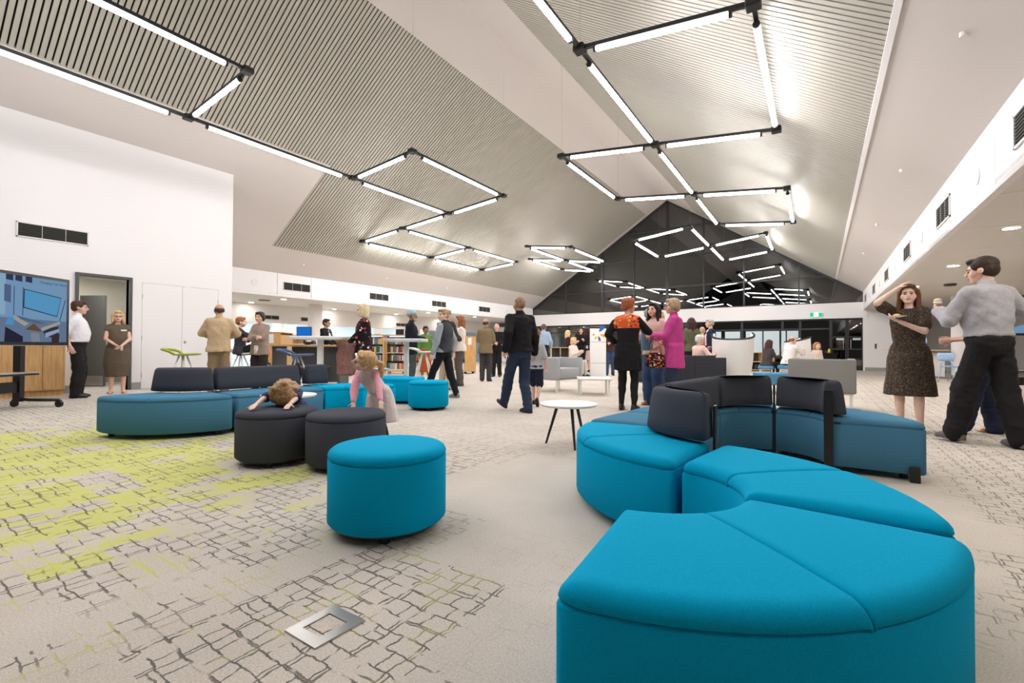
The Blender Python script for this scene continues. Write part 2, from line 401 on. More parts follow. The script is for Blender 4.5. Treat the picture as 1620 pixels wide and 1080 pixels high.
# ------------------------------------------------------------------ left wall with door opening, flush doors, skirting
D0, D1, DH = 2.80, 3.60, 2.325
wl = MB()
def wallbox(mb, y0, y1, z0, z1, X=XLW, th=0.14): mb.box((X - th / 2, (y0 + y1) / 2, (z0 + z1) / 2), (th, y1 - y0, z1 - z0))
ztop = rz_(XLW) + 0.02
wallbox(wl, YF, D0, 0, ztop); wallbox(wl, D0, D1, DH, ztop); wallbox(wl, D1, 3.83, 0, ztop); wallbox(wl, 3.83, 5.35, 2.30, ztop); wallbox(wl, 5.35, YLW, 0, ztop)
wl.box((XLW - 1.9, YLW - 0.07, ztop / 2 - .3), (3.6, 0.14, ztop - .6))
struct(wl.build('wall_left', WHITE))
for n_, (a, b) in enumerate(((3.835, 4.585), (4.592, 5.345))):
    d = struct(MB().box((XLW - 0.025, (a + b) / 2, 1.15), (0.05, b - a, 2.29)).build('door_%d' % (n_ + 1), WHITE))
    if n_ == 1:
        MB().cyl((XLW, a + 0.06, 1.02), (XLW + 0.01, a + 0.06, 1.02), 0.025, n=16).build('lock', STEEL, d)
    for zz in (0.3, 1.1, 2.0):
        MB().cyl((XLW + 0.004, a + 0.002 if n_ == 0 else b - 0.002, zz - .05), (XLW + 0.004, a + .002 if n_ == 0 else b - .002, zz + .05), 0.008, n=8).build('hinge', STEEL, d)
fr = MB()
for y in (D0 - 0.025, D1 + 0.025): fr.box((XLW - 0.05, y, DH / 2), (0.2, 0.05, DH))
fr.box((XLW - 0.05, (D0 + D1) / 2, DH + 0.025), (0.2, D1 - D0 + 0.1, 0.05))
struct(fr.build('trim_1', DGREY))
sk = MB(); sk.box((XLW + 0.006, (D1 + .05 + 3.83) / 2, 0.075), (0.012, 3.83 - D1 - .05, 0.15)); sk.box((XLW + 0.006, (YF + D0 - .05) / 2, 0.075), (0.012, D0 - .05 - YF, 0.15))
struct(sk.build('baseboard_left', SKIRT))
# small room behind the door opening
rm = MB(); X2 = -15.2
rm.box((X2, 3.2, 1.3), (0.1, 3.6, 2.6)); rm.box(((X2 + XLW) / 2, 1.45, 1.3), (3.0, 0.1, 2.6)); rm.box(((X2 + XLW) / 2, 4.72, 1.3), (3.0, 0.1, 2.6)); rm.box(((X2 + XLW) / 2 - .05, 3.1, 2.62), (2.9, 3.4, 0.06))
rm.box((-13.6, 2.3, 1.2), (0.1, 1.6, 2.4))
struct(rm.build('wall_back_room', mat('room_wall', (228, 224, 214), .8)))
sk2 = MB(); sk2.box((-13.54, 2.3, 0.075), (0.02, 1.6, 0.15)); sk2.box(((X2 + XLW) / 2, 4.66, 0.075), (2.9, 0.02, 0.15)); sk2.box((X2 + .06, 3.2, .075), (.02, 2.9, .15))
struct(sk2.build('baseboard_back_room', SKIRT))
dl_ = struct(MB().box((-13.75, 3.42, 1.04), (0.62, 0.045, 2.06), rz=0.5).build('door_3', mat('grey_door', (92, 90, 86), .5)))
for zz in (0.25, 1.05, 1.85): MB().box((-13.52, 3.17, zz), (0.03, 0.03, 0.1)).build('hinge', BLACK, dl_)
MB().box((-13.73, 3.385, 0.14), (0.60, 0.012, 0.22), rz=0.5).build('kick_plate', STEEL, dl_)

# ------------------------------------------------------------------ flat soffits of the side wings
def soffit(name, X0, X1, Y0, Y1, seams):
    root = link(name, None); struct(root)
    ys = [Y0] + seams + [Y1]
    for a, b in zip(ys[:-1], ys[1:]):
        MB().box(((X0 + X1) / 2, (a + b) / 2, ZB + 0.03), (X1 - X0, b - a - 0.012, 0.06)).build('soffit_panel', SOFF, root)
    MB().box(((X0 + X1) / 2, (Y0 + Y1) / 2, ZB + 0.09), (X1 - X0, Y1 - Y0, 0.04)).build('soffit_backing', DGREY, root)
soffit('ceiling_right_wing', XR + 0.0, 10, YF, 27, [YF + 1.8 * k for k in range(1, 18)])
XS2 = -18.4
soffit('ceiling_left_wing', XS2, XL - 0.0, YLW - .2, 27, [5.46 + 3.6 * k for k in range(1, 6)])
# second white band and the lit bay beyond it
s2 = MB(); s2.box((XS2 - 0.1, 16, 2.25), (0.2, 22, 0.75)); struct(s2.build('wall_inner_beam_left', WHITE))
for k in range(4):
    vent('slim air vent in the inner white beam behind the service desk', (XS2, 9.9 + 1.9 * k if k < 2 else 9.9 + 3.6 * k, 2.10), 0.95, 0.17, 3, 'y', 1, group='vents in the inner beam')
bay = MB(); bay.box((-20.9, 16.5, 2.5), (4.8, 23, 0.1)); struct(bay.build('ceiling_far_bay', mat('bay_ceiling', (188, 205, 214), .7)))
bw = MB(); bw.box((-23.2, 16.5, 1.3), (0.1, 23, 2.6)); bw.box((-18.5, 27.1, 1.5), (10, 0.1, 3.0)); bw.box((-18.7, 5.4, 1.5), (9.4, 0.1, 3.0)); struct(bw.build('wall_far_left', mat('bay_wall', (206, 216, 222), .8)))
LP = emitmat('lit_panel', (240, 247, 250), PANEL_EMIT)
for i in range(2):
    for k in range(6):
        p = thing('ceiling_light', 'rectangular lit panel in the pale blue ceiling behind the service desk', 'ceiling light', (-19.9 - 1.9 * i, 8.2 + 2.6 * k, 2.43), 0, 'lit panels in the far bay')
        MB().box((0, 0, 0.005), (1.26, 0.66, 0.02)).build('frame', WPLAST, p); MB().box((0, 0, -0.012), (1.2, 0.6, 0.012)).build('diffuser', LP, p)

# columns
def column(x, y, r, z1, label):
    c = thing('column', label, 'column', (x, y, 0))
    MB().cyl((0, 0, 0), (0, 0, z1), r, n=32).build('shaft', WHITE, c, smooth='auto'); MB().cyl((0, 0, 0), (0, 0, 0.12), r + 0.012, n=32).build('base_ring', SKIRT, c, smooth='auto')
column(-16.8, 10.95, 0.26, 2.6, 'round white column behind the man in the dark suit')
column(-20.6, 11.6, 0.25, 2.45, 'slim white column in the pale lit bay behind the cardigan woman')
column(3.75, 19.9, 0.30, 2.6, 'round white column beside the side bay counter')

# downlights
DLM = emitmat('downlight_disc', (255, 248, 236), DOWN_EMIT)
DLR = emitmat('downlight_disc_bay', (255, 248, 238), DOWN_EMIT * 3.2)
def downlight(x, y, z, label, group, r=0.085):
    d = thing('downlight', label, 'downlight', (x, y, z), 0, group)
    q_ = MB(); q_.loft([[Vector((a * math.cos(2 * PI * k / 24), a * math.sin(2 * PI * k / 24), z)) for k in range(24)] for a, z in ((r, 0.0), (r + 0.02, 0.0), (r + 0.022, -0.008), (r, -0.010))], closed=True); q_.build('trim_ring', WPLAST, d)
    MB().cyl((0, 0, -0.004), (0, 0, -0.007), r, n=24).build('lens', DLR if x > 0 else DLM, d)
for k in range(4):
    for x in (-15.72, -17.95):
        downlight(x, 9.03 + 3.6 * k, ZB, 'round recessed downlight in the soffit over the bookshelves', 'downlights over the bookshelves')
for p in ((1600, 360), (1508, 420), (1447, 453)):
    q = gp(*p, ZB); downlight(q.x, q.y, ZB, 'round recessed downlight in the soffit of the side bay', 'downlights in the side bay')
q = gp(1600, 360, ZB)
for dy in (-3.6, -7.2): downlight(q.x, q.y + dy, ZB, 'round recessed downlight in the soffit of the side bay', 'downlights in the side bay')
for k in range(5): downlight(q.x + 3.2, q.y + 3.6 * (k - 1), ZB, 'round recessed downlight in the soffit of the side bay', 'downlights in the side bay')
fill_panel = thing('ceiling_light', 'added unseen lit panel that brightens the back room beyond the doorway', 'ceiling light', (-13.0, 3.3, 2.58)); MB().box((0, 0, 0), (.66, .66, .02)).build('frame', WPLAST, fill_panel); MB().box((0, 0, -.012), (.6, .6, .01)).build('diffuser', LP, fill_panel)  # added fill panel, lifts the dark room behind the door opening
downlight(-12.5, 2.95, 2.59, 'round downlight inside the room beyond the open doorway', None)
downlight(-14.3, 3.3, 2.59, 'round downlight further inside the back room', None)
q = gp(1503, 449, ZB); tag(MB().lathe([(0.04, 0), (0.13, 0), (0.12, -0.05), (0.05, -0.06)], c=(q.x, q.y, ZB), n=20).build('ceiling_speaker', DGREY), 'small dark round ceiling speaker in the side bay soffit', 'speaker')
q = gp(418.5, 474.5, ZB); tag(MB().lathe([(0.04, 0), (0.2, 0), (0.19, -0.03), (0.05, -0.04)], c=(q.x, q.y, ZB), n=20).build('ceiling_speaker', mat('bronze', (120, 105, 70), .5)), 'small bronze round ceiling speaker over the service desk', 'speaker')

# ------------------------------------------------------------------ gable wall: white beam, glazed gable, glazed screen below
ZT, ZL = 2.951, 2.273
struct(MB().box(((XL + XR) / 2 - 0.0, YB + 0.12, (ZT + ZL) / 2), (XR - XL + 0.3, 0.3, ZT - ZL)).build('wall_back_beam', WHITE))
MULL = mat('mullion', (40, 42, 45), 0.4); PANE = glassmat('night_glass')
root = struct(link('window_1', None)); YG = YB + 0.02
vx = [XL + 0.1]
for px in (895, 953, 1003, 1055.5, 1113, 1177, 1264):
    vx.append(onY(px, 470, YG).x)
vx.append(XR - 0.1); vx = sorted(vx)
hz_ = [ZT, 4.15, 5.75, 7.25]
thick = [onY(953, 470, YG).x, XM]
for x in vx[1:-1]:
    wd = 0.13 if min(abs(x - t) for t in thick) < 0.25 else 0.065
    MB().box((x, YG, (ZT + rz_(x)) / 2), (wd, 0.10, rz_(x) - ZT)).build('mullion', MULL, root)
for z in hz_[1:]:
    xa = XL + (z - ZE) / SL; xb = XR - (z - ZE) / SL
    MB().box(((xa + xb) / 2, YG, z), (xb - xa, 0.085, 0.06)).build('transom', MULL, root)
MB().box(((XL + XR) / 2, YG, ZT + 0.02), (XR - XL, 0.1, 0.05)).build('sill_rail', MULL, root)
for (xa, xb) in ((XL, XM), (XM, XR)):
    q = MB(); za, zb = rz_(xa), rz_(xb)
    q.add([(xa, YG - .05, za - .1), (xb, YG - .05, zb - .1), (xb, YG - .05, zb + .02), (xa, YG - .05, za + .02), (xa, YG + .05, za - .1), (xb, YG + .05, zb - .1), (xb, YG + .05, zb + .02), (xa, YG + .05, za + .02)],
          [(0, 1, 2, 3), (4, 7, 6, 5), (0, 4, 5, 1), (3, 2, 6, 7), (0, 3, 7, 4), (1, 5, 6, 2)]); q.build('rake_rail', MULL, root)
def clip(poly, f):
    out = []
    for i, a in enumerate(poly):
        b = poly[(i + 1) % len(poly)]; fa, fb = f(a), f(b)
        if fa >= 0: out.append(a)
        if fa * fb < 0:
            t = fa / (fa - fb); out.append((a[0] + (b[0] - a[0]) * t, a[1] + (b[1] - a[1]) * t))
    return out
cuts = sorted(set([vx[0] - .1] + vx[1:-1] + [XM, vx[-1] + .1])); cuts = [c for i, c in enumerate(cuts) if i == 0 or c - cuts[i - 1] > 0.2]
for a, b in zip(cuts[:-1], cuts[1:]):
    for z0, z1 in zip(hz_, hz_[1:] + [9.2]):
        poly = [(a, z0), (b, z0), (b, z1), (a, z1)]
        poly = clip(poly, lambda p: (ZE + SL * (p[0] - XL)) - p[1]); poly = clip(poly, lambda p: (ZE + SL * (XR - p[0])) - p[1]) if len(poly) > 2 else poly
        if len(poly) < 3: continue
        n = len(poly)
        MB().add([(x, YG + 0.01, z) for x, z in poly] + [(x, YG + 0.022, z) for x, z in poly],
                 [tuple(range(n - 1, -1, -1)), tuple(range(n, 2 * n))] + [(i, (i + 1) % n, n + (i + 1) % n, n + i) for i in range(n)]).build('pane', PANE, root)
# dark backing of the night outside: sheet painted night-dark, beyond the glass
struct(MB().box((-6.7, YB + 7.5, 3.0), (40, 0.2, 12)).build('night_backing', mat('outside_dark', (26, 27, 30), .9)))
# lower glazed screen (behind the crowd)
root = struct(link('window_2', None)); Y2 = YB + 0.25
xs = [onY(px, 540, Y2).x for px in (846, 900, 960, 1020, 1075, 1125, 1174, 1238, 1266, 1314)]
for x in xs: MB().box((x, Y2, ZL / 2), (0.09, 0.1, ZL)).build('mullion', MULL, root)
for z in (0.04, 0.52, 1.83, ZL - 0.03): MB().box(((xs[0] + xs[-1]) / 2, Y2, z), (xs[-1] - xs[0], 0.09, 0.07)).build('transom', MULL, root)
for a, b in zip(xs[:-1], xs[1:]): MB().box(((a + b) / 2, Y2 + 0.01, ZL / 2), (b - a - 0.06, 0.012, ZL)).build('pane', PANE, root)
MB().box((xs[0] - 1.5, Y2, ZL / 2), (3.0, 0.1, ZL)).build('side_panel', WHITE, root)
# pale blinds seen through the screen
blm = mat('blind_fabric', (205, 222, 228), .8)
for a, b in ((1131, 1141), (1147, 1171), (1180, 1206), (1208, 1233), (1236, 1243), (1245, 1263)):
    x0, x1 = onY(a, 540, Y2 - .07).x, onY(b, 540, Y2 - .07).x
    bl = thing('roller_blind', 'pale blue lowered roller blind on the dark glazed screen below the beam', 'blind', ((x0 + x1) / 2, Y2 - 0.07, 0), 0, 'roller blinds on the screen')
    MB().box((0, 0, 1.16), (x1 - x0, 0.012, 1.2)).build('fabric', blm, bl); MB().box((0, 0, 0.55), (x1 - x0, 0.03, 0.03)).build('bottom_bar', BLACK, bl); MB().cyl((-(x1 - x0) / 2, 0, 1.79), ((x1 - x0) / 2, 0, 1.79), 0.03).build('roller', BLACK, bl)
# dark double doors at the right end of the gable wall
dx = [onY(px, 540, Y2).x for px in (1314, 1340, 1366)]
for i in range(2):
    d = struct(link('door_%d' % (4 + i), None)); a, b = dx[i] + .03, dx[i + 1] - .03
    f = MB()
    for x in (a, b): f.box((x, Y2 - .05, ZL / 2), (0.07, 0.06, ZL))
    for z in (0.10, 0.92, 1.45, ZL - 0.04): f.box(((a + b) / 2, Y2 - .05, z), (b - a, 0.06, 0.07 if z != .1 else .2))
    f.build('door_frame', MULL, d)
    for z0, z1 in ((.2, .89), (.95, 1.42), (1.48, ZL - .07)): MB().box(((a + b) / 2, Y2 - .05, (z0 + z1) / 2), (b - a - .06, 0.012, z1 - z0)).build('pane', PANE, d)
    MB().cyl((b - .1 if i == 0 else a + .1, Y2 - .12, .95), (b - .1 if i == 0 else a + .1, Y2 - .12, 1.35), .012).build('pull_handle', STEEL, d)
    MB().box(((a + b) / 2 + .05, Y2 - .06, 1.36), (0.28, 0.004, 0.09)).build('door_notice', mat('notice_paper', (205, 215, 220), .6), d)
# white return walls right of the doors, front wall behind the viewer
wr = MB(); wr.box((XR + 0.8, YB + 0.1, 1.3), (1.6, 0.2, 2.6)); wr.box((6.2, 26.9, 1.3), (9, 0.2, 2.6)); wr.box((10.0, (YF + 27) / 2, 1.3), (0.2, 27 - YF, 2.6)); struct(wr.build('wall_right_wing', WHITE))
struct(MB().box((XR + 0.6, YB - .01, 0.075), (1.1, 0.02, 0.15)).build('baseboard_back', SKIRT))
sw = thing('wall_switch', 'small grey access reader on the white wall beside the glass doors', 'switch', (XR + .42, YB, 1.05)); MB().box((0, -.01, 0), (.06, .02, .2)).build('plate', DGREY, sw); MB().box((0, -.022, .04), (.035, .006, .05)).build('button', BLACK, sw)
struct(MB().box((-6.5, YF - 0.1, 4.6), (34, 0.2, 9.4)).build('wall_front', mat('far_end_wall', (150, 148, 146), .8)))
struct(MB().box((-6.5, 27.3, 1.3), (0.1, 0.1, 0.1)).build('trim_2', WHITE)) if False else None
# exit sign
e = thing('exit_sign', 'green and white illuminated running man exit sign on the back beam', 'exit sign', onY(1291, 498, YB - .05))
MB().box((0, 0, 0), (0.48, 0.05, 0.2)).build('housing', WPLAST, e)
EG = emitmat('exit_green', (0, 150, 95), 1.2); EW = emitmat('exit_white', (225, 250, 245), 1.5)
for s in (-1, 1): MB().box((s * 0.16, -0.028, 0.01), (0.13, 0.006, 0.16)).build('green_panel', EG, e)
MB().box((0, -0.028, 0.01), (0.17, 0.006, 0.16)).build('pictogram_field', EW, e)
pg = MB(); pg.ell((0.02, -0.033, 0.06), (.014, .003, .016)); pg.cyl((0.015, -.033, .045), (-.01, -.033, -.01), .012); pg.cyl((-.01, -.033, -.01), (.03, -.033, -.05), .008); pg.cyl((-.01, -.033, -.01), (-.05, -.033, -.03), .008); pg.cyl((.01, -.033, .03), (.05, -.033, .02), .006); pg.cyl((.01, -.033, .03), (-.035, -.033, .02), .006)
pg.build('running_man', EG, e)
# ------------------------------------------------------------------ hanging light fixtures
TUBE = emitmat('fluorescent_tube', (252, 250, 252), TUBE_EMIT)
TUBEW = emitmat('tube_back', (252, 250, 252), TUBE_EMIT * 0.07)   # opal back of the batten, mostly reflector
def fixture(label, org, sx, W, Lg, ang, joints, edges, cables):
    """grid fixture: node (i,j) -> org + i*W across + j*Lg along, tilted by sx across"""
    root = thing('linear_light', label, 'ceiling light', (0, 0, 0), 0, 'zigzag linear lights')
    ca, sa = math.cos(ang), math.sin(ang)
    def P(i, j):
        dx, dy = i * W * ca - j * Lg * sa, i * W * sa + j * Lg * ca
        return Vector((org[0] + dx, org[1] + dy, org[2] + sx * dx))
    used = set()
    for a, b in edges:
        A, B = P(*a), P(*b); d = (B - A).normalized(); Ln = (B - A).length; used |= {a, b}
        side = d.cross(Vector((0, 0, 1))).normalized(); up = side.cross(d)
        mt = Matrix((d, side, up)).transposed()
        MB().box((A + B) / 2, (Ln, 0.045, 0.05), mtx=mt).build('rail', BLACK, root)
        g = 0.34 if abs(a[0] - b[0]) else 0.44
        t0, t1 = A + d * g * .75 - up * 0.055, B - d * g * .75 - up * 0.055
        tb_ = MB().cap(t0, t1, 0.036, 0.036, 12).build('tube', TUBE, root, smooth=True); tb_.data.materials.append(TUBEW)
        for pl in tb_.data.polygons: pl.material_index = 1 if pl.normal.dot(up) > 0.30 else 0
        for e, q_ in ((t0, -1), (t1, 1)): MB().cyl(e + d * (0.018 * q_), e + d * (0.05 * q_), 0.039, n=12).build('tube_end', BLACK, root)
    for n in used:
        p = P(*n)
        MB().box(p - Vector((0, 0, .01)), (0.15, 0.15, 0.09)).build('corner_connector', BLACK, root, bevel=0.015)
    for c in cables:
        p = P(*c); MB().cyl(p, (p.x, p.y, rz_(p.x) + .01), 0.0016, n=5).build('suspension_cable', mat('cable', (150, 146, 138), .5), root)
    return root
E_A = [((0, -1), (0, 0)), ((1, -1), (1, 0)), ((1, 0), (0, 0)), ((0, 0), (0, 1)), ((0, 1), (1, 1)), ((1, 1), (1, 2)), ((0, 1), (0, 2)), ((1, 2), (0, 2)),
       ((0, 2), (-1, 2)), ((-1, 2), (-2, 2)), ((-1, 2), (-1, 3)), ((-2, 2), (-2, 3)), ((-1, 3), (-2, 3)), ((-1, 3), (-1, 4)), ((-2, 3), (-2, 4)), ((-1, 4), (-2, 4)), ((0, -1), (1, -1)), ((1, -1), (1, -2))]
fixture('long black framed zigzag of light tubes over the display screen side', (-9.14, 3.50, 4.92), 0.088, 1.97, 3.40, 0.004, None, E_A, [(0, 0), (1, 1), (1, 2), (-1, 2), (-2, 3), (-1, 4), (0, -1), (1, -1)])
E_B = [((0, -1), (0, 0)), ((0, 0), (1, 0)), ((1, 0), (1, 1)), ((1, 1), (0, 1)), ((0, 0), (0, 1)), ((0, 1), (-1, 1)), ((-1, 1), (-1, 2)), ((-1, 2), (0, 2)), ((0, 1), (0, 2)),
       ((0, 2), (1, 2)), ((1, 2), (1, 3)), ((1, 3), (0, 3)), ((0, 2), (0, 3)), ((0, -1), (-1, -1)), ((-1, -1), (-1, -2)), ((0, -1), (0, -2)), ((0, -2), (-1, -2))]
fixture('large black framed zigzag of light tubes above the turquoise seats', (-2.60, 5.46, 4.845), -0.115, 2.02, 3.39, 0.006, None, E_B, [(0, 0), (1, 0), (1, 1), (-1, 1), (-1, 2), (1, 2), (1, 3), (0, -1)])
E_C = [((0, 0), (0, 1)), ((0, 0), (-1, 0)), ((-1, 0), (-1, 1)), ((-1, 1), (0, 1)), ((0, 1), (1, 1)), ((1, 1), (1, 2)), ((1, 2), (0, 2)), ((0, 1), (0, 2))]
fixture('two linked squares of light tubes in front of the glazed gable', (-3.56, 15.85, 4.98), 0.122, 1.94, 3.44, 0.01, None, E_C, [(0, 0), (-1, 1), (1, 1), (0, 2)])
E_D = [((0, 0), (1, 0)), ((1, 0), (1, 1)), ((0, 0), (0, 1)), ((0, 1), (1, 1)), ((-1, 1), (0, 1)), ((-1, 1), (-1, 2)), ((-1, 2), (0, 2)), ((0, 1), (0, 2))]
fixture('two linked squares of light tubes by the slatted slope over the bookshelves', (-9.73, 15.61, 4.985), -0.128, 1.94, 3.44, 0.012, None, E_D, [(0, 0), (1, 1), (-1, 1), (0, 2)])
# ------------------------------------------------------------------ upholstered modules
def wool(name, rgb):
    return mat(name, rgb, 0.9, bump=(900, 0.25, 0.002), var=(260, 0.10), spec=0.06)
TURQ = wool('turquoise_wool', (0, 154, 194)); DENIM = wool('denim_wool', (74, 124, 152)); CHAR = wool('charcoal_wool', (72, 74, 82)); BLUEW = wool('mid_blue_wool', (86, 138, 170))
LGREY = wool('light_grey_wool', (168, 170, 170)); CHARS = wool('dark_charcoal_wool', (62, 64, 70)); MGREY = wool('mid_grey_wool', (140, 139, 136))
def resample(poly, n_max=0.04):
    out = []
    for i, a in enumerate(poly):
        b = poly[(i + 1) % len(poly)]; L_ = math.dist(a, b); k = max(1, int(L_ / n_max))
        out += [(a[0] + (b[0] - a[0]) * t / k, a[1] + (b[1] - a[1]) * t / k) for t in range(k)]
    return out
def rounded(poly, r, seg=4):
    out = []; n = len(poly)
    for i in range(n):
        p0, p1, p2 = (Vector(poly[(i + k) % n]) for k in (-1, 0, 1))
        a, b = (p0 - p1), (p2 - p1); ang = a.angle(b, PI)
        if ang > math.radians(150): out.append(tuple(p1)); continue
        d = min(r / math.tan(ang / 2), a.length * .45, b.length * .45); s, e = p1 + a.normalized() * d, p1 + b.normalized() * d
        for k in range(seg + 1):
            t = k / seg; q = s * (1 - t) ** 2 + p1 * 2 * t * (1 - t) + e * t * t; out.append(tuple(q))
    return out
def area2(poly): return sum(poly[i][0] * poly[(i + 1) % len(poly)][1] - poly[(i + 1) % len(poly)][0] * poly[i][1] for i in range(len(poly)))
def inset(poly, d):
    n = len(poly); out = []
    for i in range(n):
        p0, p1, p2 = (Vector(poly[(i + k) % n]) for k in (-1, 0, 1))
        t = (p1 - p0).normalized() + (p2 - p1).normalized()
        if t.length < 1e-6: t = p2 - p1
        t.normalize(); nrm = Vector((-t.y, t.x)); out.append(tuple(p1 + nrm * d))
    return out
def skin_rings(mb, poly, prof):
    """prof list of (inset, z); closes bottom and top"""
    mb.loft([[Vector((x, y, z)) for x, y in inset(poly, d)] for d, z in prof], caps=True)
def sector(cx, cy, r0, r1, a0, a1, step=6):
    a0, a1 = math.radians(a0), math.radians(a1); n = max(2, int(math.degrees(abs(a1 - a0)) / step))
    A = [(cx + r1 * math.cos(a0 + (a1 - a0) * k / n), cy + r1 * math.sin(a0 + (a1 - a0) * k / n)) for k in range(n + 1)]
    B = [(cx + r0 * math.cos(a1 + (a0 - a1) * k / n), cy + r0 * math.sin(a1 + (a0 - a1) * k / n)) for k in range(n + 1)]
    return A + B
def prep(poly, r=0.035):
    if area2(poly) < 0: poly = poly[::-1]
    return resample(rounded(poly, r), 0.05)
ZSEAT, ZSEAM, ZBOT = 0.424, 0.378, 0.05
def lines_(h):
    e = [0, .003, .009, .018, .030, .045, .065, .10]; e = [x for x in e if x < h]
    n = max(2, int((h * 2 - .2) / .06)); mid = [-h + .13 + (2 * h - .26) * k / n for k in range(n + 1)] if h > .14 else [0.0]
    return sorted(set([round(-h + x, 5) for x in e] + [round(v, 5) for v in mid] + [round(h - x, 5) for x in e]))
def patch_panel(name, fn, ha, hb, m, parent, rc=0.04, hh=0.040, R=0.050, z0=None, crease=0):
    """upholstered pad: fn(s,t) maps metric patch coordinates to x,y; domed edges, rounded corners;
    crease=-1/+1 marks the side that meets the next pad in a tight sewn crease"""
    z0 = ZSEAM - .002 if z0 is None else z0
    S, T = lines_(ha), lines_(hb); vs = []; fs = []; uv = []
    for t in T:
        for s_ in S:
            u, v = s_, t; cs = crease and u * crease > 0; dx, dy = abs(u) - (ha - rc), abs(v) - (hb - rc)
            if dx > 0 and dy > 0 and not cs:
                mx = max(dx, dy); ln = math.hypot(dx, dy); k = mx / ln; d = rc - mx
                u = math.copysign(ha - rc + dx * k, u); v = math.copysign(hb - rc + dy * k, v)
            elif cs: d = hb - abs(v)
            else: d = min(ha - abs(u), hb - abs(v))
            q = min(d / R, 1.0); z = z0 + hh * math.sqrt(max(0, 1 - (1 - q) ** 2)) + .008 * (1 - (s_ / ha) ** 2 * (0 if cs else 1)) * (1 - (t / hb) ** 2)
            if cs:
                e = min((ha - abs(u)) / .022, 1.0); z -= .011 * (1 - math.sqrt(max(0, 1 - (1 - e) ** 2)))
            x, y = fn(u, v); vs.append((x, y, z)); uv.append((u, v))
    n = len(S)
    for j in range(len(T) - 1):
        for i in range(n - 1): fs.append((j * n + i, j * n + i + 1, (j + 1) * n + i + 1, (j + 1) * n + i))
    o = len(vs); rim = [i for i in range(n)] + [j * n + n - 1 for j in range(1, len(T))] + [(len(T) - 1) * n + i for i in range(n - 2, -1, -1)] + [j * n for j in range(len(T) - 2, 0, -1)]
    for i in rim:
        u, v = uv[i]; x, y = fn(u * (1 if crease and u * crease > 0 else (ha - .009) / ha), v * (hb - .009) / hb); vs.append((x, y, z0 - .010))
    for k in range(len(rim)): fs.append((rim[k], rim[(k + 1) % len(rim)], o + (k + 1) % len(rim), o + k))
    return MB().add(vs, fs).build(name, m, parent, smooth=True)
def module(label, poly, panels, m, feet, group=None, flat_join=False):
    """panels: list of (fn, half_a, half_b)"""
    r = thing('sofa_module', label, 'sofa', (0, 0, 0), 0, group)
    p = prep(poly); b = MB(); skin_rings(b, p, [(0.012, ZBOT), (0.0, ZBOT + 0.012), (0.0, 0.2), (0.0, ZSEAM - 0.016), (0.004, ZSEAM - .011), (0.012, ZSEAM - .007)]); b.build('upholstered_base', m, r, smooth='auto')
    for k_, (fn, ha, hb) in enumerate(panels): patch_panel('seat_panel', fn, ha, hb, m, r, crease=(1, -1)[k_] if len(panels) == 2 and not flat_join else 0)
    for (x, y) in feet: MB().cyl((x, y, 0), (x, y, ZBOT + .01), 0.028, n=14).build('foot', BLACK, r)
    return r
def sec_patch(c, r0, r1, a0, a1):
    a0, a1 = math.radians(a0), math.radians(a1); rm = (r0 + r1) / 2; ha = (a1 - a0) * rm / 2; hb = (r1 - r0) / 2
    def fn(u, v):
        a = (a0 + a1) / 2 + u / rm; r_ = rm + v; return (c[0] + r_ * math.cos(a), c[1] + r_ * math.sin(a))
    return fn, ha, hb
def quad_patch(q):
    ha = (math.dist(q[0], q[1]) + math.dist(q[3], q[2])) / 4; hb = (math.dist(q[0], q[3]) + math.dist(q[1], q[2])) / 4
    def fn(u, v):
        s_, t = .5 + u / ha / 2, .5 + v / hb / 2
        return tuple(q[0][k] * (1 - s_) * (1 - t) + q[1][k] * s_ * (1 - t) + q[2][k] * s_ * t + q[3][k] * (1 - s_) * t for k in (0, 1))
    return fn, ha, hb
def arc_module(label, c, r0, r1, a0, a1, m, **k):
    am = (a0 + a1) / 2; g = 0.6
    feet = [(c[0] + rr * math.cos(math.radians(a)), c[1] + rr * math.sin(math.radians(a))) for rr in (r0 + .1, r1 - .1) for a in (a0 + 9, a1 - 9)]
    return module(label, sector(*c, r0, r1, a0 + g, a1 - g), [sec_patch(c, r0, r1, a0 + g, am - .1), sec_patch(c, r0, r1, am + .1, a1 - g)], m, feet, **k)
def backrest(parent, poly_lo, poly_hi, posts):
    """cushion between two outlines plus flat steel posts"""
    a, b = resample(rounded(poly_lo if area2(poly_lo) > 0 else poly_lo[::-1], .03), 9), resample(rounded(poly_hi if area2(poly_hi) > 0 else poly_hi[::-1], .03), 9)
    z0, z1 = 0.436, 0.69; mb = MB(); rings = []
    for t, d in ((0, .014), (.03, .002), (.3, 0), (.7, 0), (.9, .003), (.97, .013), (1.0, .034)):
        q = [(x0 + (x1 - x0) * t, y0 + (y1 - y0) * t) for (x0, y0), (x1, y1) in zip(a, b)]
        rings.append([Vector((x, y, z0 + (z1 - z0) * t)) for x, y in inset(q, d)])
    mb.loft(rings); o = mb.build('backrest', CHAR, parent, smooth=True)
    for (x, y, rz) in posts:
        MB().box((x, y, 0.32), (0.06, 0.014, 0.60), rz=rz).build('back_post', BLACK, parent, bevel=.004)
    return o
def arc_back(parent, c, r0, a0, a1, posts=()):
    lo = sector(*c, r0, r0 + .165, a0, a1, 7.5); hi = sector(*c, r0 + .02, r0 + .13, a0 + 1.5, a1 - 1.5, 7.5)
    ps = [(c[0] + (r0 + .045) * math.cos(math.radians(a)), c[1] + (r0 + .045) * math.sin(math.radians(a)), math.radians(a)) for a in posts]
    n = max(2, int((a1 - a0) / 7.5))
    return backrest(parent, lo, hi, ps)

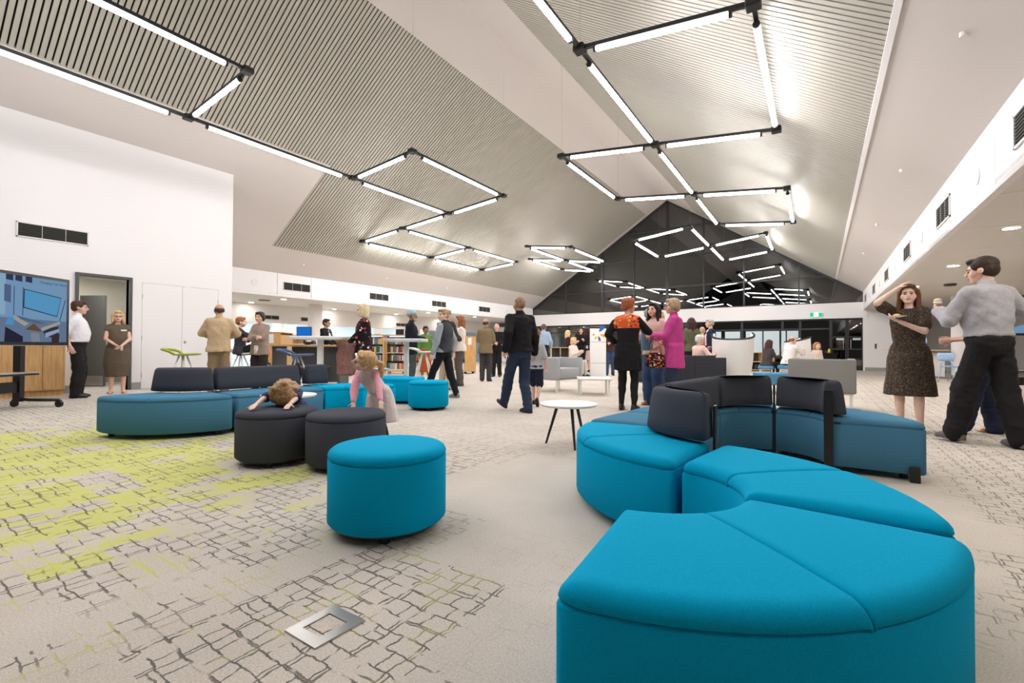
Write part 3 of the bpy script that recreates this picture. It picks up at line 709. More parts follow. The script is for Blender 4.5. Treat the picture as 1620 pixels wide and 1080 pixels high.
GR = 'turquoise curved seat modules'
C1 = (-0.565, 1.80)
arc_module('big turquoise quarter-ring seat with a seam across its top, end of the S-curve', C1, 0.335, 0.905, -86, -1.5, TURQ)
arc_module('turquoise curved seat nested between the end seat and the charcoal backrest', (-0.565, 1.83), 0.335, 0.905, 1.5, 83.5, TURQ)
C3 = (-0.475, 3.055)
m3 = arc_module('turquoise curved seat carrying a small charcoal backrest by the round table', C3, 0.33, 0.90, 180.5, 265.5, TURQ)
arc_back(m3, C3, 0.30, 186, 267, (269.6,))
# denim run behind it: straight piece, inner-curve piece, end piece
quad = [(-1.40, 3.09), (-0.81, 3.09), (-0.70, 4.20), (-1.29, 4.20)]
def lerp(a, b, t): return (a[0] + (b[0] - a[0]) * t, a[1] + (b[1] - a[1]) * t)
m5 = module('straight denim blue seat with charcoal backrest beside the round white table', quad, [quad_patch([quad[0], quad[1], lerp(quad[1], quad[2], .5), lerp(quad[0], quad[3], .5)]), quad_patch([lerp(quad[0], quad[3], .5), lerp(quad[1], quad[2], .5), quad[2], quad[3]])], DENIM,
            [(-1.3, 3.2), (-.9, 3.2), (-.8, 4.1), (-1.2, 4.1)], flat_join=True)
backrest(m5, [(-0.97, 3.13), (-0.81, 3.13), (-0.70, 4.20), (-0.86, 4.20)], [(-0.93, 3.16), (-0.82, 3.16), (-0.71, 4.19), (-0.82, 4.19)], [])
C4 = (-0.335, 4.225)
m6 = arc_module('denim blue curved seat whose charcoal backrest faces the inside of the curve', C4, 0.36, 0.95, 90.6, 179, DENIM); arc_back(m6, C4, 0.34, 92, 179, (90,))
m4 = arc_module('denim blue curved end seat with black steel post and charcoal backrest', C4, 0.36, 0.95, 1, 89.4, DENIM); arc_back(m4, C4, 0.34, 2, 88, (-.8,))
MB().box((C4[0] + 0.88, C4[1] + 0.005, 0.055), (0.06, 0.014, 0.11)).build('foot_plate', BLACK, m4, bevel=.005)
MB().box((C4[0] + 0.44, C4[1] + 0.012, ZSEAM - .004), (0.04, 0.006, 0.014)).build('fabric_tag', BLACK, m4)

# left run
CL = (-6.10, 2.47)
l1 = arc_module('denim blue rounded end seat with charcoal backrest by the carpet\'s yellow patch', CL, 0.33, 0.90, -97, -1, DENIM); arc_back(l1, CL, 0.30, -93, -2)
quad = [(-5.80, 2.48), (-5.20, 2.48), (-5.16, 3.50), (-5.77, 3.50)]
l2 = module('straight denim blue seat with long charcoal backrest behind the crouching child', quad, [quad_patch(quad)], DENIM, [(-5.7, 2.6), (-5.3, 2.6), (-5.3, 3.4), (-5.7, 3.4)])
backrest(l2, [(-5.80, 2.48), (-5.64, 2.48), (-5.61, 3.48), (-5.77, 3.48)], [(-5.79, 2.49), (-5.68, 2.49), (-5.65, 3.46), (-5.76, 3.46)], [])
MB().ell((-5.80, 3.53, 0.56), (0.09, 0.02, 0.17)).build('end_disc', BLACK, l2, smooth=True); MB().box((-5.70, 3.51, 0.48), (.03, .008, .025)).build('fabric_tag', WPLAST, l2)
CL3 = (-4.87, 3.53)
l3 = arc_module('turquoise curved seat with a short charcoal backrest behind the girl', CL3, 0.33, 0.93, 92, 179, TURQ)
arc_back(l3, CL3, 0.74, 156, 178)
arc_module('turquoise curved bench behind the girl, next to the round turquoise pouf', (-5.95, 6.10), 0.33, 0.92, 216, 312, TURQ)

def pouf(label, x, y, r, m, mats_top=None, seams=(0.5, 3.6)):
    p = thing('pouf', label, 'pouf', (x, y, 0))
    MB().lathe([(r - .012, ZBOT), (r, ZBOT + .014), (r, .2), (r, ZSEAM - .012), (r - .004, ZSEAM - .007), (r - .012, ZSEAM - .004)], n=56).build('upholstered_base', m, p, smooth='auto')
    MB().lathe([(r - .011, ZSEAM - .006), (r - .002, ZSEAM + .002), (r, ZSEAM + .012), (r - .008, ZSEAM + .028), (r - .022, ZSEAM + .039), (r - .05, ZSEAM + .046), (r * .5, ZSEAM + .049), (0.01, ZSEAM + .05)], n=56).build('seat_cushion', m, p, smooth=True)
    for k in range(4):
        a = PI / 4 + k * PI / 2; MB().cyl((.72 * r * math.cos(a), .72 * r * math.sin(a), 0), (.72 * r * math.cos(a), .72 * r * math.sin(a), ZBOT + .01), .025, n=12).build('foot', BLACK, p)
    MB().lathe([(r - .03, .035), (r - .03, ZBOT + .005)], n=40).build('base_ring', BLACK, p)
    return p
pouf('turquoise round pouf standing alone on the carpet', -1.880, 1.655, 0.298, TURQ)
pouf('charcoal round pouf with the child slumped over it', -3.700, 2.085, 0.305, CHAR)
pouf('charcoal round pouf under the hands of the girl in pink', -3.095, 2.300, 0.298, CHAR)
pouf('turquoise round pouf beside the curved turquoise bench', -4.92, 5.10, 0.30, TURQ)

# round side tables
def side_table(label, x, y, zt, r, rot):
    t = thing('side_table', label, 'table', (x, y, 0))
    MB().lathe([(r - .012, zt - .022), (r, zt - .008), (r - .002, zt)], n=48).build('table_top', WPLAST, t, smooth='auto')
    for k in range(3):
        a = rot + k * 2 * PI / 3
        MB().cyl((.11 * math.cos(a), .11 * math.sin(a), zt - .022), (.225 * math.cos(a), .225 * math.sin(a), 0), .017, .010, n=10).build('leg', BLACK, t)
    MB().cyl((0, 0, zt - .03), (0, 0, zt - .02), .13, n=24).build('mount_plate', BLACK, t)
side_table('low round white table on black splayed legs', -2.00, 3.97, 0.40, 0.272, 3.35)
p = gp(440, 629, 0.45); side_table('white round table half hidden behind the crouching child', -4.62, 2.72, 0.43, 0.27, 1.0)

# ------------------------------------------------------------------ floor box
q = gp(513, 992)
fb = thing('floor_box', 'square brushed steel floor outlet frame set in the carpet', 'floor box', (q.x, q.y, 0), 0)
f = MB(); s, wdt = 0.145, 0.045
pts = [gp(450, 999), gp(498, 1028), gp(578, 983), gp(527, 958)]
cx = sum((v.x for v in pts)) / 4; cy = sum((v.y for v in pts)) / 4
fb.location = (cx, cy, 0)
out_ = [(v.x - cx, v.y - cy) for v in pts]
inn = [gp(475, 995), gp(513, 1003), gp(541, 988), gp(514, 973)]
ins = [(x * .55, y * .55) for x, y in out_]
def quad_strip(a, b, c_, d):
    return MB().add([(a[0], a[1], 0), (b[0], b[1], 0), (c_[0], c_[1], 0), (d[0], d[1], 0), (a[0], a[1], .006), (b[0], b[1], .006), (c_[0], c_[1], .006), (d[0], d[1], .006)],
                    [(0, 3, 2, 1), (4, 5, 6, 7), (0, 1, 5, 4), (1, 2, 6, 5), (2, 3, 7, 6), (3, 0, 4, 7)])
for i in range(4):
    j = (i + 1) % 4; quad_strip(out_[i], out_[j], ins[j], ins[i]).build('frame_bar', STEEL, fb)
mbi = MB().add([(x * .97, y * .97, .002) for x, y in ins], [(0, 1, 2, 3)]); mbi.build('carpet_inlay', CARPET, fb)

# ------------------------------------------------------------------ lounge chairs, tables, totem further back
LEGW = mat('white_leg', (235, 232, 228), .4)
def box_bev(name, c, d, m, parent, bev=.02, rz=0): return MB().box(c, d, rz=rz).build(name, m, parent, smooth=True, bevel=bev, seg=3)
def armchair(label, loc, rz, w_, dpt, m, h=0.74, arms=True, seat_cols=1, seatm=None, leg_h=.26):
    """+Y is the open front"""
    a = thing('lounge_chair', label, 'armchair', loc, rz)
    t = 0.11; zb = leg_h
    box_bev('seat', (0, .02, zb + .12), (w_ - 2 * t if arms else w_, dpt - .06, .22), seatm or m, a)
    box_bev('backrest', (0, -dpt / 2 + t / 2, (zb + h) / 2), (w_, t, h - zb), m, a)
    if arms:
        for s in (-1, 1): box_bev('armrest', (s * (w_ / 2 - t / 2), t / 2, (zb + h) / 2), (t, dpt - t, h - zb), m, a)
    if seat_cols > 1: MB().box((0, -dpt / 2 - .002, (zb + h) / 2), (.008, .006, h - zb - .04)).build('back_seam', BLACK, a)
    fr_ = MB()
    box_bev('under_frame', (0, 0, zb - .012), (w_ - .06, dpt - .06, .022), LEGW, a, .004)
    for sx in (-1, 1):
        for sy in (-1, 1): MB().box((sx * (w_ / 2 - .06), sy * (dpt / 2 - .06), (zb - .02) / 2), (.035, .035, zb - .02)).build('leg', LEGW, a)
    return a
_p = Vector((-4.72, 8.85)); _t = -_p.normalized(); _r = Vector((-_t.y, _t.x)); _d = _r * .79 + _t * .62; ARM_RZ = math.atan2(-_d.x, _d.y)
armchair('light grey box armchair on white legs near the striding man', (-4.72, 8.85, 0), ARM_RZ, 0.90, 0.68, LGREY, h=.72, leg_h=.27)
def coffee(label, c, rz, lx, ly, z):
    t = thing('coffee_table', label, 'table', c, rz)
    box_bev('table_top', (0, 0, z - .018), (lx, ly, .036), mat('pale_top', (232, 226, 216), .4), t, .012)
    for sx in (-1, 1):
        for sy in (-1, 1): MB().cyl((sx * (lx / 2 - .06), sy * (ly / 2 - .06), 0), (sx * (lx / 2 - .06), sy * (ly / 2 - .06), z - .03), .02, n=12).build('leg', LEGW, t)
coffee('low pale rectangular coffee table beside the grey box armchair', (-3.78, 8.62, 0), math.radians(28), 0.66, 0.66, .335)
sf = armchair('dark charcoal two-seat sofa seen from behind on white legs', (-2.35, 9.05, 0), math.radians(-20), 1.30, 0.8, CHARS, h=.80, seat_cols=2, leg_h=.27)
armchair('grey high box armchair seen from behind near the glass doors', (0.02, 8.75, 0), math.radians(-2), 0.86, 0.76, MGREY, h=.775, arms=True, leg_h=.27)
armchair('dark charcoal armchair beside the white wing chair', (*atd(1106, 10.7).xy, 0), math.radians(-40), 0.85, 0.8, CHARS, h=.72)
bo = thing('ottoman', 'mid blue square ottoman bench beyond the charcoal backrests', 'ottoman', (-0.78, 11.2, 0), YAW); box_bev('seat', (0, 0, .30), (.74, .5, .24), BLUEW, bo, .03)
for sx in (-1, 1):
    for sy in (-1, 1): MB().box((sx * .30, sy * .18, .09), (.035, .035, .18)).build('leg', LEGW, bo)
def wing_chair(label, loc, rz, sc=1.0, wx=1.14):
    """white moulded wing shell seen from behind; -Y is the back"""
    c = thing('wing_chair', label, 'armchair', loc, rz); n = 20; rows = []
    inner = []
    for t in [i / 12 for i in range(13)]:
        z = .16 + t * 1.0; ro, ri = [], []
        hw = (.30 + .10 * t + .03 * math.sin(t * PI)) * wx
        for k in range(n + 1):
            u = -1 + 2 * k / n; a = u * 1.95
            zz = z + (.16 * u * u - .03) * max(0, t - .55) / .45 * 1.0
            ro.append(Vector((hw * math.sin(a) * sc, -hw * .95 * math.cos(a) * sc - .05 * t, zz * sc))); ri.append(Vector(((hw - .045) * math.sin(a) * sc, -(hw - .045) * .95 * math.cos(a) * sc - .05 * t, zz * sc)))
        rows.append(ro + ri[::-1])
    MB().loft(rows).build('shell', WPLAST, c, smooth='auto')
    top = rows[-1][:n + 1]; MB().tube([p + Vector((0, .02, .004)) for p in top], .024, 8).build('rim_trim', CHARS, c, smooth=True)
    MB().ell((0, .02, .42 * sc), (.28 * sc, .28 * sc, .08 * sc)).build('seat_cushion', CHARS, c, smooth=True)
    MB().cyl((0, 0, .06), (0, 0, .36), .03, n=14).build('pedestal', STEEL, c)
    MB().lathe([(.26, 0), (.25, .02), (.04, .05), (.03, .07)], n=28).build('base', STEEL, c, smooth='auto')
wing_chair('white moulded wing chair with charcoal rim beside the suited man', (-1.74, 12.10, 0), math.radians(8), 1.0)
q = atd(1268, 14.6); wing_chair('white moulded wing chair partly hidden behind the man in white', (q.x, q.y, 0), math.radians(-70), 1.0)

# totem sign
q0, q1 = gp(933.5, 594.5), gp(958.5, 594.5)
q = atd(946, 15.0); tw = 25 / FPX * 15.0
ts = thing('totem_sign', 'tall white information totem with a petal emblem at its top', 'sign', (q.x, q.y, 0), math.atan2(R0.y, R0.x))
zt_ = .93 + (548.5 - 518) * 15 / FPX
box_bev('panel', (0, 0, zt_ / 2), (tw, .10, zt_), WPLAST, ts, .006)
for zz in (zt_ * .72, zt_ * .28): MB().box((0, -.052, zz), (tw * .98, .003, .012)).build('panel_joint', SKIRT, ts)
def petal(ang, L_, wd, rgb, nm, off=.10):
    pts = []; 
    for k in range(20):
        t = 2 * PI * k / 20; u = .5 - .5 * math.cos(t); x = L_ * u; y = wd * math.sin(t) * (.35 + .65 * u)
        pts.append((math.cos(ang) * (off + x) - math.sin(ang) * y, math.sin(ang) * (off + x) + math.cos(ang) * y))
    c = (-.02, zt_ - .17); n = len(pts)
    MB().add([(c[0] + x, -.056, c[1] + z) for x, z in pts] + [(c[0] + x, -.051, c[1] + z) for x, z in pts], [tuple(range(n)), tuple(range(2 * n - 1, n - 1, -1))] + [(i, (i + 1) % n, n + (i + 1) % n, n + i) for i in range(n)]).build('emblem_petal', mat(nm, rgb, .5), ts)
petal(math.radians(52), .24, .085, (20, 98, 190), 'petal_blue', .08); petal(math.radians(-18), .20, .06, (246, 160, 28), 'petal_orange', .08); petal(math.radians(-72), .17, .05, (112, 62, 150), 'petal_purple', .08)
petal(math.radians(-115), .12, .04, (190, 205, 80), 'petal_lime', .08); petal(math.radians(-165), .08, .03, (120, 175, 90), 'petal_green', .09)
import time
TT = [0, 0, 0]
# ------------------------------------------------------------------ people
TMP = bpy.data.scenes.new('remesh_tmp')
def remesh(mb, voxel, smooth_it=2):
    me = mb.mesh('tmp'); o = bpy.data.objects.new('tmp', me); TMP.collection.objects.link(o)
    bm = bmesh.new(); bm.from_mesh(me); bmesh.ops.recalc_face_normals(bm, faces=bm.faces); bm.to_mesh(me); bm.free()
    r = o.modifiers.new('r', 'REMESH'); r.mode = 'VOXEL'; r.voxel_size = voxel; r.use_smooth_shade = True
    if smooth_it:
        s = o.modifiers.new('s', 'SMOOTH'); s.iterations = smooth_it; s.factor = 0.5
    t0_ = time.time(); vl = TMP.view_layers[0]; vl.update(); dg = vl.depsgraph
    out = bpy.data.meshes.new_from_object(o.evaluated_get(dg), depsgraph=dg)
    TT[0] += time.time() - t0_; TT[1] += 1; TT[2] += len(out.polygons)
    bpy.data.objects.remove(o, do_unlink=True); bpy.data.meshes.remove(me)
    return out
def folds(me, amp, fx, fz, seed):
    n = len(me.vertices); co = np.empty(n * 3, 'f'); me.vertices.foreach_get('co', co); co = co.reshape(-1, 3)
    no = np.empty(n * 3, 'f'); me.vertices.foreach_get('normal', no); no = no.reshape(-1, 3)
    rs = np.random.RandomState(int(seed * 7) % 9999); w_ = np.zeros(n)
    for k, a in ((1.0, .45), (1.7, .35), (2.9, .25), (4.3, .15)):
        for _ in range(3):
            d = rs.normal(size=3) * np.array([fx, fx, fz]) * k * 1.6; w_ += a * .8 * np.sin(co @ d + rs.uniform(0, 6.28))
    co += no * (amp * np.clip(w_, -.35, 1.6))[:, None]; me.vertices.foreach_set('co', co.ravel()); me.update()
def join_meshes(ms, name):
    vs, ls, st, tt = [], [], [], []; o = lo = 0
    for m in ms:
        n = len(m.vertices); co = np.empty(n * 3, 'f'); m.vertices.foreach_get('co', co); vs.append(co)
        li = np.empty(len(m.loops), 'i'); m.loops.foreach_get('vertex_index', li); ls.append(li + o)
        a = np.empty(len(m.polygons), 'i'); m.polygons.foreach_get('loop_start', a); st.append(a + lo); o += n; lo += len(li)
    vs, ls, st = np.concatenate(vs), np.concatenate(ls), np.concatenate(st)
    me = bpy.data.meshes.new(name); me.vertices.add(len(vs) // 3); me.vertices.foreach_set('co', vs)
    me.loops.add(len(ls)); me.loops.foreach_set('vertex_index', ls); me.polygons.add(len(st)); me.polygons.foreach_set('loop_start', st)
    me.update(calc_edges=True); me.polygons.foreach_set('use_smooth', np.ones(len(st), bool)); me.validate()
    for m in ms: bpy.data.meshes.remove(m)
    return me
def centers(me):
    c = np.empty(len(me.polygons) * 3, 'f'); me.polygons.foreach_get('center', c); return c.reshape(-1, 3)
def V(*a): return Vector(a)
def ik(a, t, l1, l2, hint):
    d = t - a; L_ = d.length; mx = (l1 + l2) * .998
    if L_ > mx: d = d * (mx / L_); L_ = mx; t = a + d
    if L_ < abs(l1 - l2) + .02: L_ = abs(l1 - l2) + .02
    x = (l1 * l1 - l2 * l2 + L_ * L_) / (2 * L_); hh = math.sqrt(max(0, l1 * l1 - x * x)); u = d.normalized()
    p = hint - u * hint.dot(u); p = p.normalized() if p.length > 1e-4 else u.orthogonal()
    return a + u * x + p * hh, t
def ring(c, ax, ay, n=18, pw=2.0):
    out = []
    for k in range(n):
        t = 2 * PI * k / n; ct, st = math.cos(t), math.sin(t)
        f = 1.0 / ((abs(ct) ** pw + abs(st) ** pw) ** (1 / pw)); out.append(c + ax * (ct * f) + ay * (st * f))
    return out
SKINS = {'fair': (222, 178, 156), 'pale': (232, 196, 178), 'tan': (196, 148, 120), 'brown': (150, 104, 78)}
def hairmat(rgb):
    return mat('hair_%d_%d_%d' % rgb, rgb, 0.55, bump=(55, 0.8, 0.01), var=(45, 0.35), spec=0.3)
def hand_geo(mb, wrist, d, nrm, side, s, curl):
    """d finger direction, nrm palm normal, side = +1 thumb towards +across"""
    d = d.normalized(); nrm = (nrm - d * nrm.dot(d)).normalized(); ac = d.cross(nrm) * side
    palm = wrist + d * .048 * s
    mb.loft([ring(wrist + d * (t * s), ac * (a * s), nrm * (b * s), 10) for t, a, b in ((-.012, .024, .020), (.02, .034, .018), (.06, .040, .016), (.088, .036, .013))])
    for k, (o, ln) in enumerate(((.030, .066), (.010, .076), (-.010, .071), (-.029, .056))):
        b = wrist + d * (.084 * s) + ac * (o * s); c1 = curl * .75; c2 = curl * 1.7
        d1 = d * math.cos(c1) + nrm * math.sin(c1); d2 = d * math.cos(c2) + nrm * math.sin(c2)
        m_ = b + d1 * (ln * .5 * s); e = m_ + d2 * (ln * .5 * s)
        mb.cap(b, m_, .0095 * s, .0088 * s, 8); mb.cap(m_, e, .0088 * s, .0074 * s, 8)
    b = wrist + d * (.028 * s) + ac * (.030 * s); td = (d * .62 + ac * .72 + nrm * (.25 + .4 * curl)).normalized(); m_ = b + td * (.042 * s); e = m_ + (td + d * .5 - ac * .35 * curl).normalized() * (.032 * s)
    mb.cap(b, m_, .0125 * s, .0105 * s, 8); mb.cap(m_, e, .0105 * s, .0082 * s, 8)
def heading(loc, right, toward):
    """heading relative to the line of sight at loc: `right` to image-right, `toward` towards the viewer"""
    t = Vector((-loc[0], -loc[1], 0)).normalized(); r_ = Vector((-t.y, t.x, 0)); d = r_ * right + t * toward
    return math.atan2(-d.x, d.y)
def person(label, loc, facing, H=1.72, skin='fair', fem=False, fat=1.0, near=False,
           hip=None, lean=0, side=0, twist=0, head=(0, 0), feet=None, hands=None, knee=None, elbow=None, palm=None, curl=.6,
           top=None, sleeve=1.0, hem=.86, collar=None, topfat=1.0, bottom=None, bot='trousers', leg_w=1.0, bot_hem=None, dress_hem=None, shoes=(25, 25, 28), shoe_style='shoe',
           hair=None, hstyle='short', face=True, child=False, inner=None, glasses=False, beard=None, jacket_open=False, toe=None, extras=None, group=None, flare=None, dress_back=0, dress_dep=.80):
    """local frame: +Y forward, +X the person's right... metres scaled by H/1.75"""
    facing = heading(loc, *facing) if isinstance(facing, tuple) else facing
    s = H / 1.75; root = thing('person', label, 'person', (loc[0], loc[1], loc[2] if len(loc) > 2 else 0), facing, group)
    hs = (1.0 if not child else 1.0) * (0.5 + .5 * s) / s if child else 1.0      # head scale relative to s
    Hh = s * hs * (1.06 if not child else 1.10)
    hipc = V(*(hip or (0, 0, .92))) * s
    Rm = Matrix.Rotation(math.radians(twist), 3, 'Z') @ Matrix.Rotation(math.radians(side), 3, 'Y') @ Matrix.Rotation(math.radians(-lean), 3, 'X')
    def T(x, y, z): return hipc + Rm @ (V(x, y, z - .92) * s)
    ex, ey, ez = Rm @ V(1, 0, 0), Rm @ V(0, 1, 0), Rm @ V(0, 0, 1)
    sw = .166 if not fem else .146
    if child: sw *= .95
    neck = T(0, -.005, 1.47); shl = [T(sg * sw, -.01, 1.405) for sg in (-1, 1)]
    Hm = Rm @ Matrix.Rotation(math.radians(head[0]), 3, 'Z') @ Matrix.Rotation(math.radians(head[1]), 3, 'X')
    hc = T(0, .012, 1.545) + Hm @ V(0, .012, .075) * s * 1.0
    if child: hc = T(0, .012, 1.53) + Hm @ V(0, .012, .08) * Hh
    hipj = [hipc + Matrix.Rotation(math.radians(twist * .5), 3, 'Z') @ V(sg * .088, 0, -.02) * s for sg in (-1, 1)]
    feet = feet or [(-.10, 0, .085), (.10, 0, .085)]; ank = [V(*f) * s for f in feet]
    knee = knee or [(0, 1, 0), (0, 1, 0)]; kn = []
    for i in (0, 1):
        k_, e_ = ik(hipj[i], ank[i], .412 * s, .408 * s, V(*knee[i])); kn.append(k_); ank[i] = e_
    hands = hands or [(-.25, .02, .86), (.25, .02, .86)]; elbow = elbow or [(-.35, -1, -.1), (.35, -1, -.1)]; el, wr = [], []
    for i in (0, 1):
        tg = V(*hands[i]) * s; e_, w_ = ik(shl[i], tg, .285 * s, .255 * s, V(*elbow[i])); el.append(e_); wr.append(w_)
    vx = .013 if near else .02
    f = math.sqrt(fat); hipw = 1.06 if fem else 1.0; ww = .92 if fem else 1.0
    TOR = [(.84, .10, .085, 0), (.88, .152 * hipw, .105, -.005), (.95, .168 * hipw, .118, -.008), (1.0, .158 * (1.0 if fem else .97) * f, .112 * (fat + 1) / 2, -.002), (1.05, .142 * ww * f, .104 * fat, .004 * fat), (1.15, .148 * ww * f, .110 * fat, .008), (1.28, .168 * (.94 if fem else 1), .118, .012 if fem else .004), (1.36, .172 * (.92 if fem else 1), .108, 0), (1.42, .145 * (.92 if fem else 1), .080, -.01), (1.47, .066, .06, -.008)]
    def torso(mb, grow, z0=0, z1=9, flare=None, pw=2.3):
        rs = []
        for (z, a, b, o) in TOR:
            if z < z0 - .001 or z > z1: continue
            rs.append(ring(T(0, o, z), ex * ((a + grow) * s), ey * ((b + grow) * s), 20, pw))
        return rs
    # ---- body
    cvt = -.016 if top is not None else 0; cvl = .86 if bottom is not None and bot != 'skirt' else 1.0; cva = .86 if sleeve > .5 else 1.0
    b = MB(); b.loft(torso(b, cvt)); b.cap(neck - ez * .03 * s, hc - Hm @ V(0, .02, .06) * Hh, .056 * s * (.88 if fem else 1), .052 * s * (.86 if fem else 1))
    la = .9 if fem else 1.0
    for i in (0, 1):
        b.cap(shl[i], el[i], .047 * s * la * cva, .040 * s * la * cva); b.cap(el[i], wr[i], .040 * s * la * cva, .026 * s * la)
        b.cap(hipj[i], kn[i], .078 * s * hipw * cvl * (.85 if dress_hem is not None else 1), .054 * s * (cvl if bot != 'shorts' else 1)); b.cap(kn[i], kn[i].lerp(ank[i], .35) + V(0, -.01, 0) * s, .052 * s, .052 * s); b.cap(kn[i].lerp(ank[i], .35), ank[i], .052 * s, .034 * s)
        fd = V(*(toe[i] if toe else (-.18 + .36 * i, 1, 0))).normalized()
        b.cap(ank[i] + V(0, 0, -.035) * s - fd * .02 * s, ank[i] + V(0, 0, -.055) * s + fd * .11 * s, .032 * s, .024 * s)
    parts = [remesh(b, vx * max(.8, s))]
    # ---- head
    hd = MB(); hv = .0075 if near else .011
    def h_(x, y, z): return hc + Hm @ (V(x, y, z) * Hh)
    def he(c, r): hd.ell(h_(*c), tuple(k * Hh for k in r), 16, 10, mtx=Hm)
    he((0, -.012, .028), (.074, .094, .082)); he((0, .022, -.035), (.059, .066, .078)); he((0, .055, -.088), (.030, .028, .022)); he((0, .070, .022), (.046, .020, .016))
    hd.cap(h_(0, .088, .004), h_(0, .107, -.028), .009 * Hh, .0135 * Hh, 8); he((0, .085, -.058), (.022, .012, .011)); he((-.05, .04, -.03), (.02, .03, .03)); he((.05, .04, -.03), (.02, .03, .03))
    for sg in (-1, 1): he((sg * .076, -.008, -.008), (.011, .021, .031))
    parts.append(remesh(hd, hv, 1))
    # ---- hands
    hg = MB()
    for i in (0, 1):
        d = (wr[i] - el[i]).normalized(); nr = V(*palm[i]) if palm else V(1 if i == 0 else -1, .2, -.1)
        cu = curl[i] if isinstance(curl, (list, tuple)) else curl
        hand_geo(hg, wr[i], d, nr, 1 if i == 0 else -1, s * (1.0 if not fem else .92), cu)
    parts.append(remesh(hg, .0062, 1))
    me = join_meshes(parts, 'body'); sk = mat('skin_' + skin, SKINS[skin], .5, var=(30, .06), spec=.35); me.materials.append(sk)
    me.materials.append(mat('lips_' + skin, tuple(int(c * k) for c, k in zip(SKINS[skin], (.86, .62, .62))), .45))
    lc = h_(0, .094, -.058)
    if face:
        c = centers(me) - np.array(lc); zz = c @ np.array(Hm @ V(0, 0, 1)); mi = ((np.linalg.norm(c, axis=1) < .021 * Hh) & (np.abs(zz) < .009 * Hh)).astype('i'); me.polygons.foreach_set('material_index', mi)
    body = link('body', me, root)
    if face:
        for sg in (-1, 1):
            MB().ell(h_(sg * .030, .0815, -.003), (.0115 * Hh, .007 * Hh, .0065 * Hh), 10, 6, mtx=Hm).build('eye', mat('eye_dark', (52, 40, 34), .2), root, smooth=True)
            MB().cap(h_(sg * .018, .088, .017), h_(sg * .042, .082, .018), .0038 * Hh, .003 * Hh, 6).build('eyebrow', hairmat(tuple(int(c * .7) for c in (hair or (90, 70, 60)))), root)
    if glasses:
        g = MB()
        for sg in (-1, 1):
            g.tube([h_(sg * .031 + .023 * math.cos(t), .100, -.003 + .017 * math.sin(t)) for t in [2 * PI * k / 12 for k in range(13)]], .0022 * Hh, 5); g.cyl(h_(sg * .054, .098, 0), h_(sg * .078, .0, .004), .002 * Hh, n=5)
        g.cyl(h_(-.008, .103, 0), h_(.008, .103, 0), .002 * Hh, n=5); g.build('glasses', mat('glasses_frame', (50, 36, 32), .3), root)
    # ---- hair
    if hair:
        hm = hairmat(hair); k = MB()
        def ke(c, r): k.ell(h_(*c), tuple(q * Hh for q in r), 16, 10, mtx=Hm)
        def kc(a, b_, r0, r1): k.cap(h_(*a), h_(*b_), r0 * Hh, r1 * Hh, 8)
        if hstyle == 'balding':
            for sg in (-1, 1): ke((sg * .052, -.030, .008), (.030, .066, .045))
            ke((0, -.080, .000), (.062, .032, .05))
        elif hstyle == 'buzz': ke((0, -.020, .036), (.0755, .092, .080)); ke((0, -.05, -.005), (.068, .058, .06))
        elif hstyle == 'turban':
            ke((0, -.012, .060), (.094, .112, .068)); ke((0, -.02, .09), (.080, .095, .055)); ke((0, -.07, .04), (.078, .06, .06))
        elif hstyle == 'none': pass
        else:
            ke((0, -.022, .042), (.085, .098, .084)); ke((0, -.050, .000), (.080, .068, .075))
            for sg in (-1, 1): ke((sg * .066, .005, .035), (.022, .05, .042))
            if hstyle in ('short', 'boy'): ke((0, .05, .088), (.062, .045, .026)); ke((.02, .065, .075), (.045, .028, .022))
            if hstyle == 'crop': ke((0, .045, .085), (.066, .05, .03)); ke((0, -.075, -.03), (.066, .04, .055)); [ke((sg * .074, -.01, .0), (.018, .04, .05)) for sg in (-1, 1)]
            if hstyle == 'bob':
                ke((0, .045, .085), (.068, .045, .028)); ke((0, -.068, -.065), (.078, .05, .085))
                for sg in (-1, 1): kc((sg * .077, .015, .03), (sg * .080, .022, -.09), .030, .026); kc((sg * .075, -.04, .02), (sg * .078, -.04, -.11), .038, .032)
            if hstyle in ('long', 'curly'):
                L_ = -.24 if hstyle == 'long' else -.16
                ke((0, .045, .087), (.066, .045, .026)); kc((0, -.085, -.02), (0, -.095, L_), .062, .040)
                for sg in (-1, 1): kc((sg * .074, .012, .03), (sg * .082, .005, -.10), .028, .028); kc((sg * .082, .005, -.10), (sg * .095, .02, L_ + .01), .030, .016); kc((sg * .062, -.06, .0), (sg * .075, -.07, L_), .045, .030)
                if hstyle == 'curly':
                    rr = random.Random(5)
                    for _ in range(26):
                        a = rr.uniform(.6, 5.7) + PI / 2; z = rr.uniform(-.17, .06); ke((.09 * math.cos(a), -.02 + .085 * math.sin(a), z), (.026, .026, .024))
            if hstyle == 'tousled':
                rr = random.Random(3); ke((0, .03, .08), (.085, .08, .05))
                for _ in range(60):
                    a = rr.uniform(0, 2 * PI); z = rr.uniform(-.10, .10); q0 = (.085 * math.cos(a), -.01 + .09 * math.sin(a), z); q1 = (q0[0] * 1.28, q0[1] * 1.22 + .015, z - rr.uniform(.03, .06)); q2 = (q1[0] * 1.05 + rr.uniform(-.02, .02), q1[1] + rr.uniform(-.02, .02), q1[2] - .035)
                    kc(q0, q1, .026, .022); kc(q1, q2, .020, .012)
            if hstyle == 'ponytail':
                ke((0, .045, .085), (.064, .045, .026)); kc((0, -.10, .03), (0, -.17, .0), .024, .036); kc((0, -.17, .0), (.0, -.21, -.13), .036, .030); kc((.0, -.21, -.13), (.01, -.20, -.27), .030, .010)
            if hstyle == 'bun': ke((0, -.105, .06), (.04, .035, .04)); ke((0, .045, .085), (.064, .045, .026))
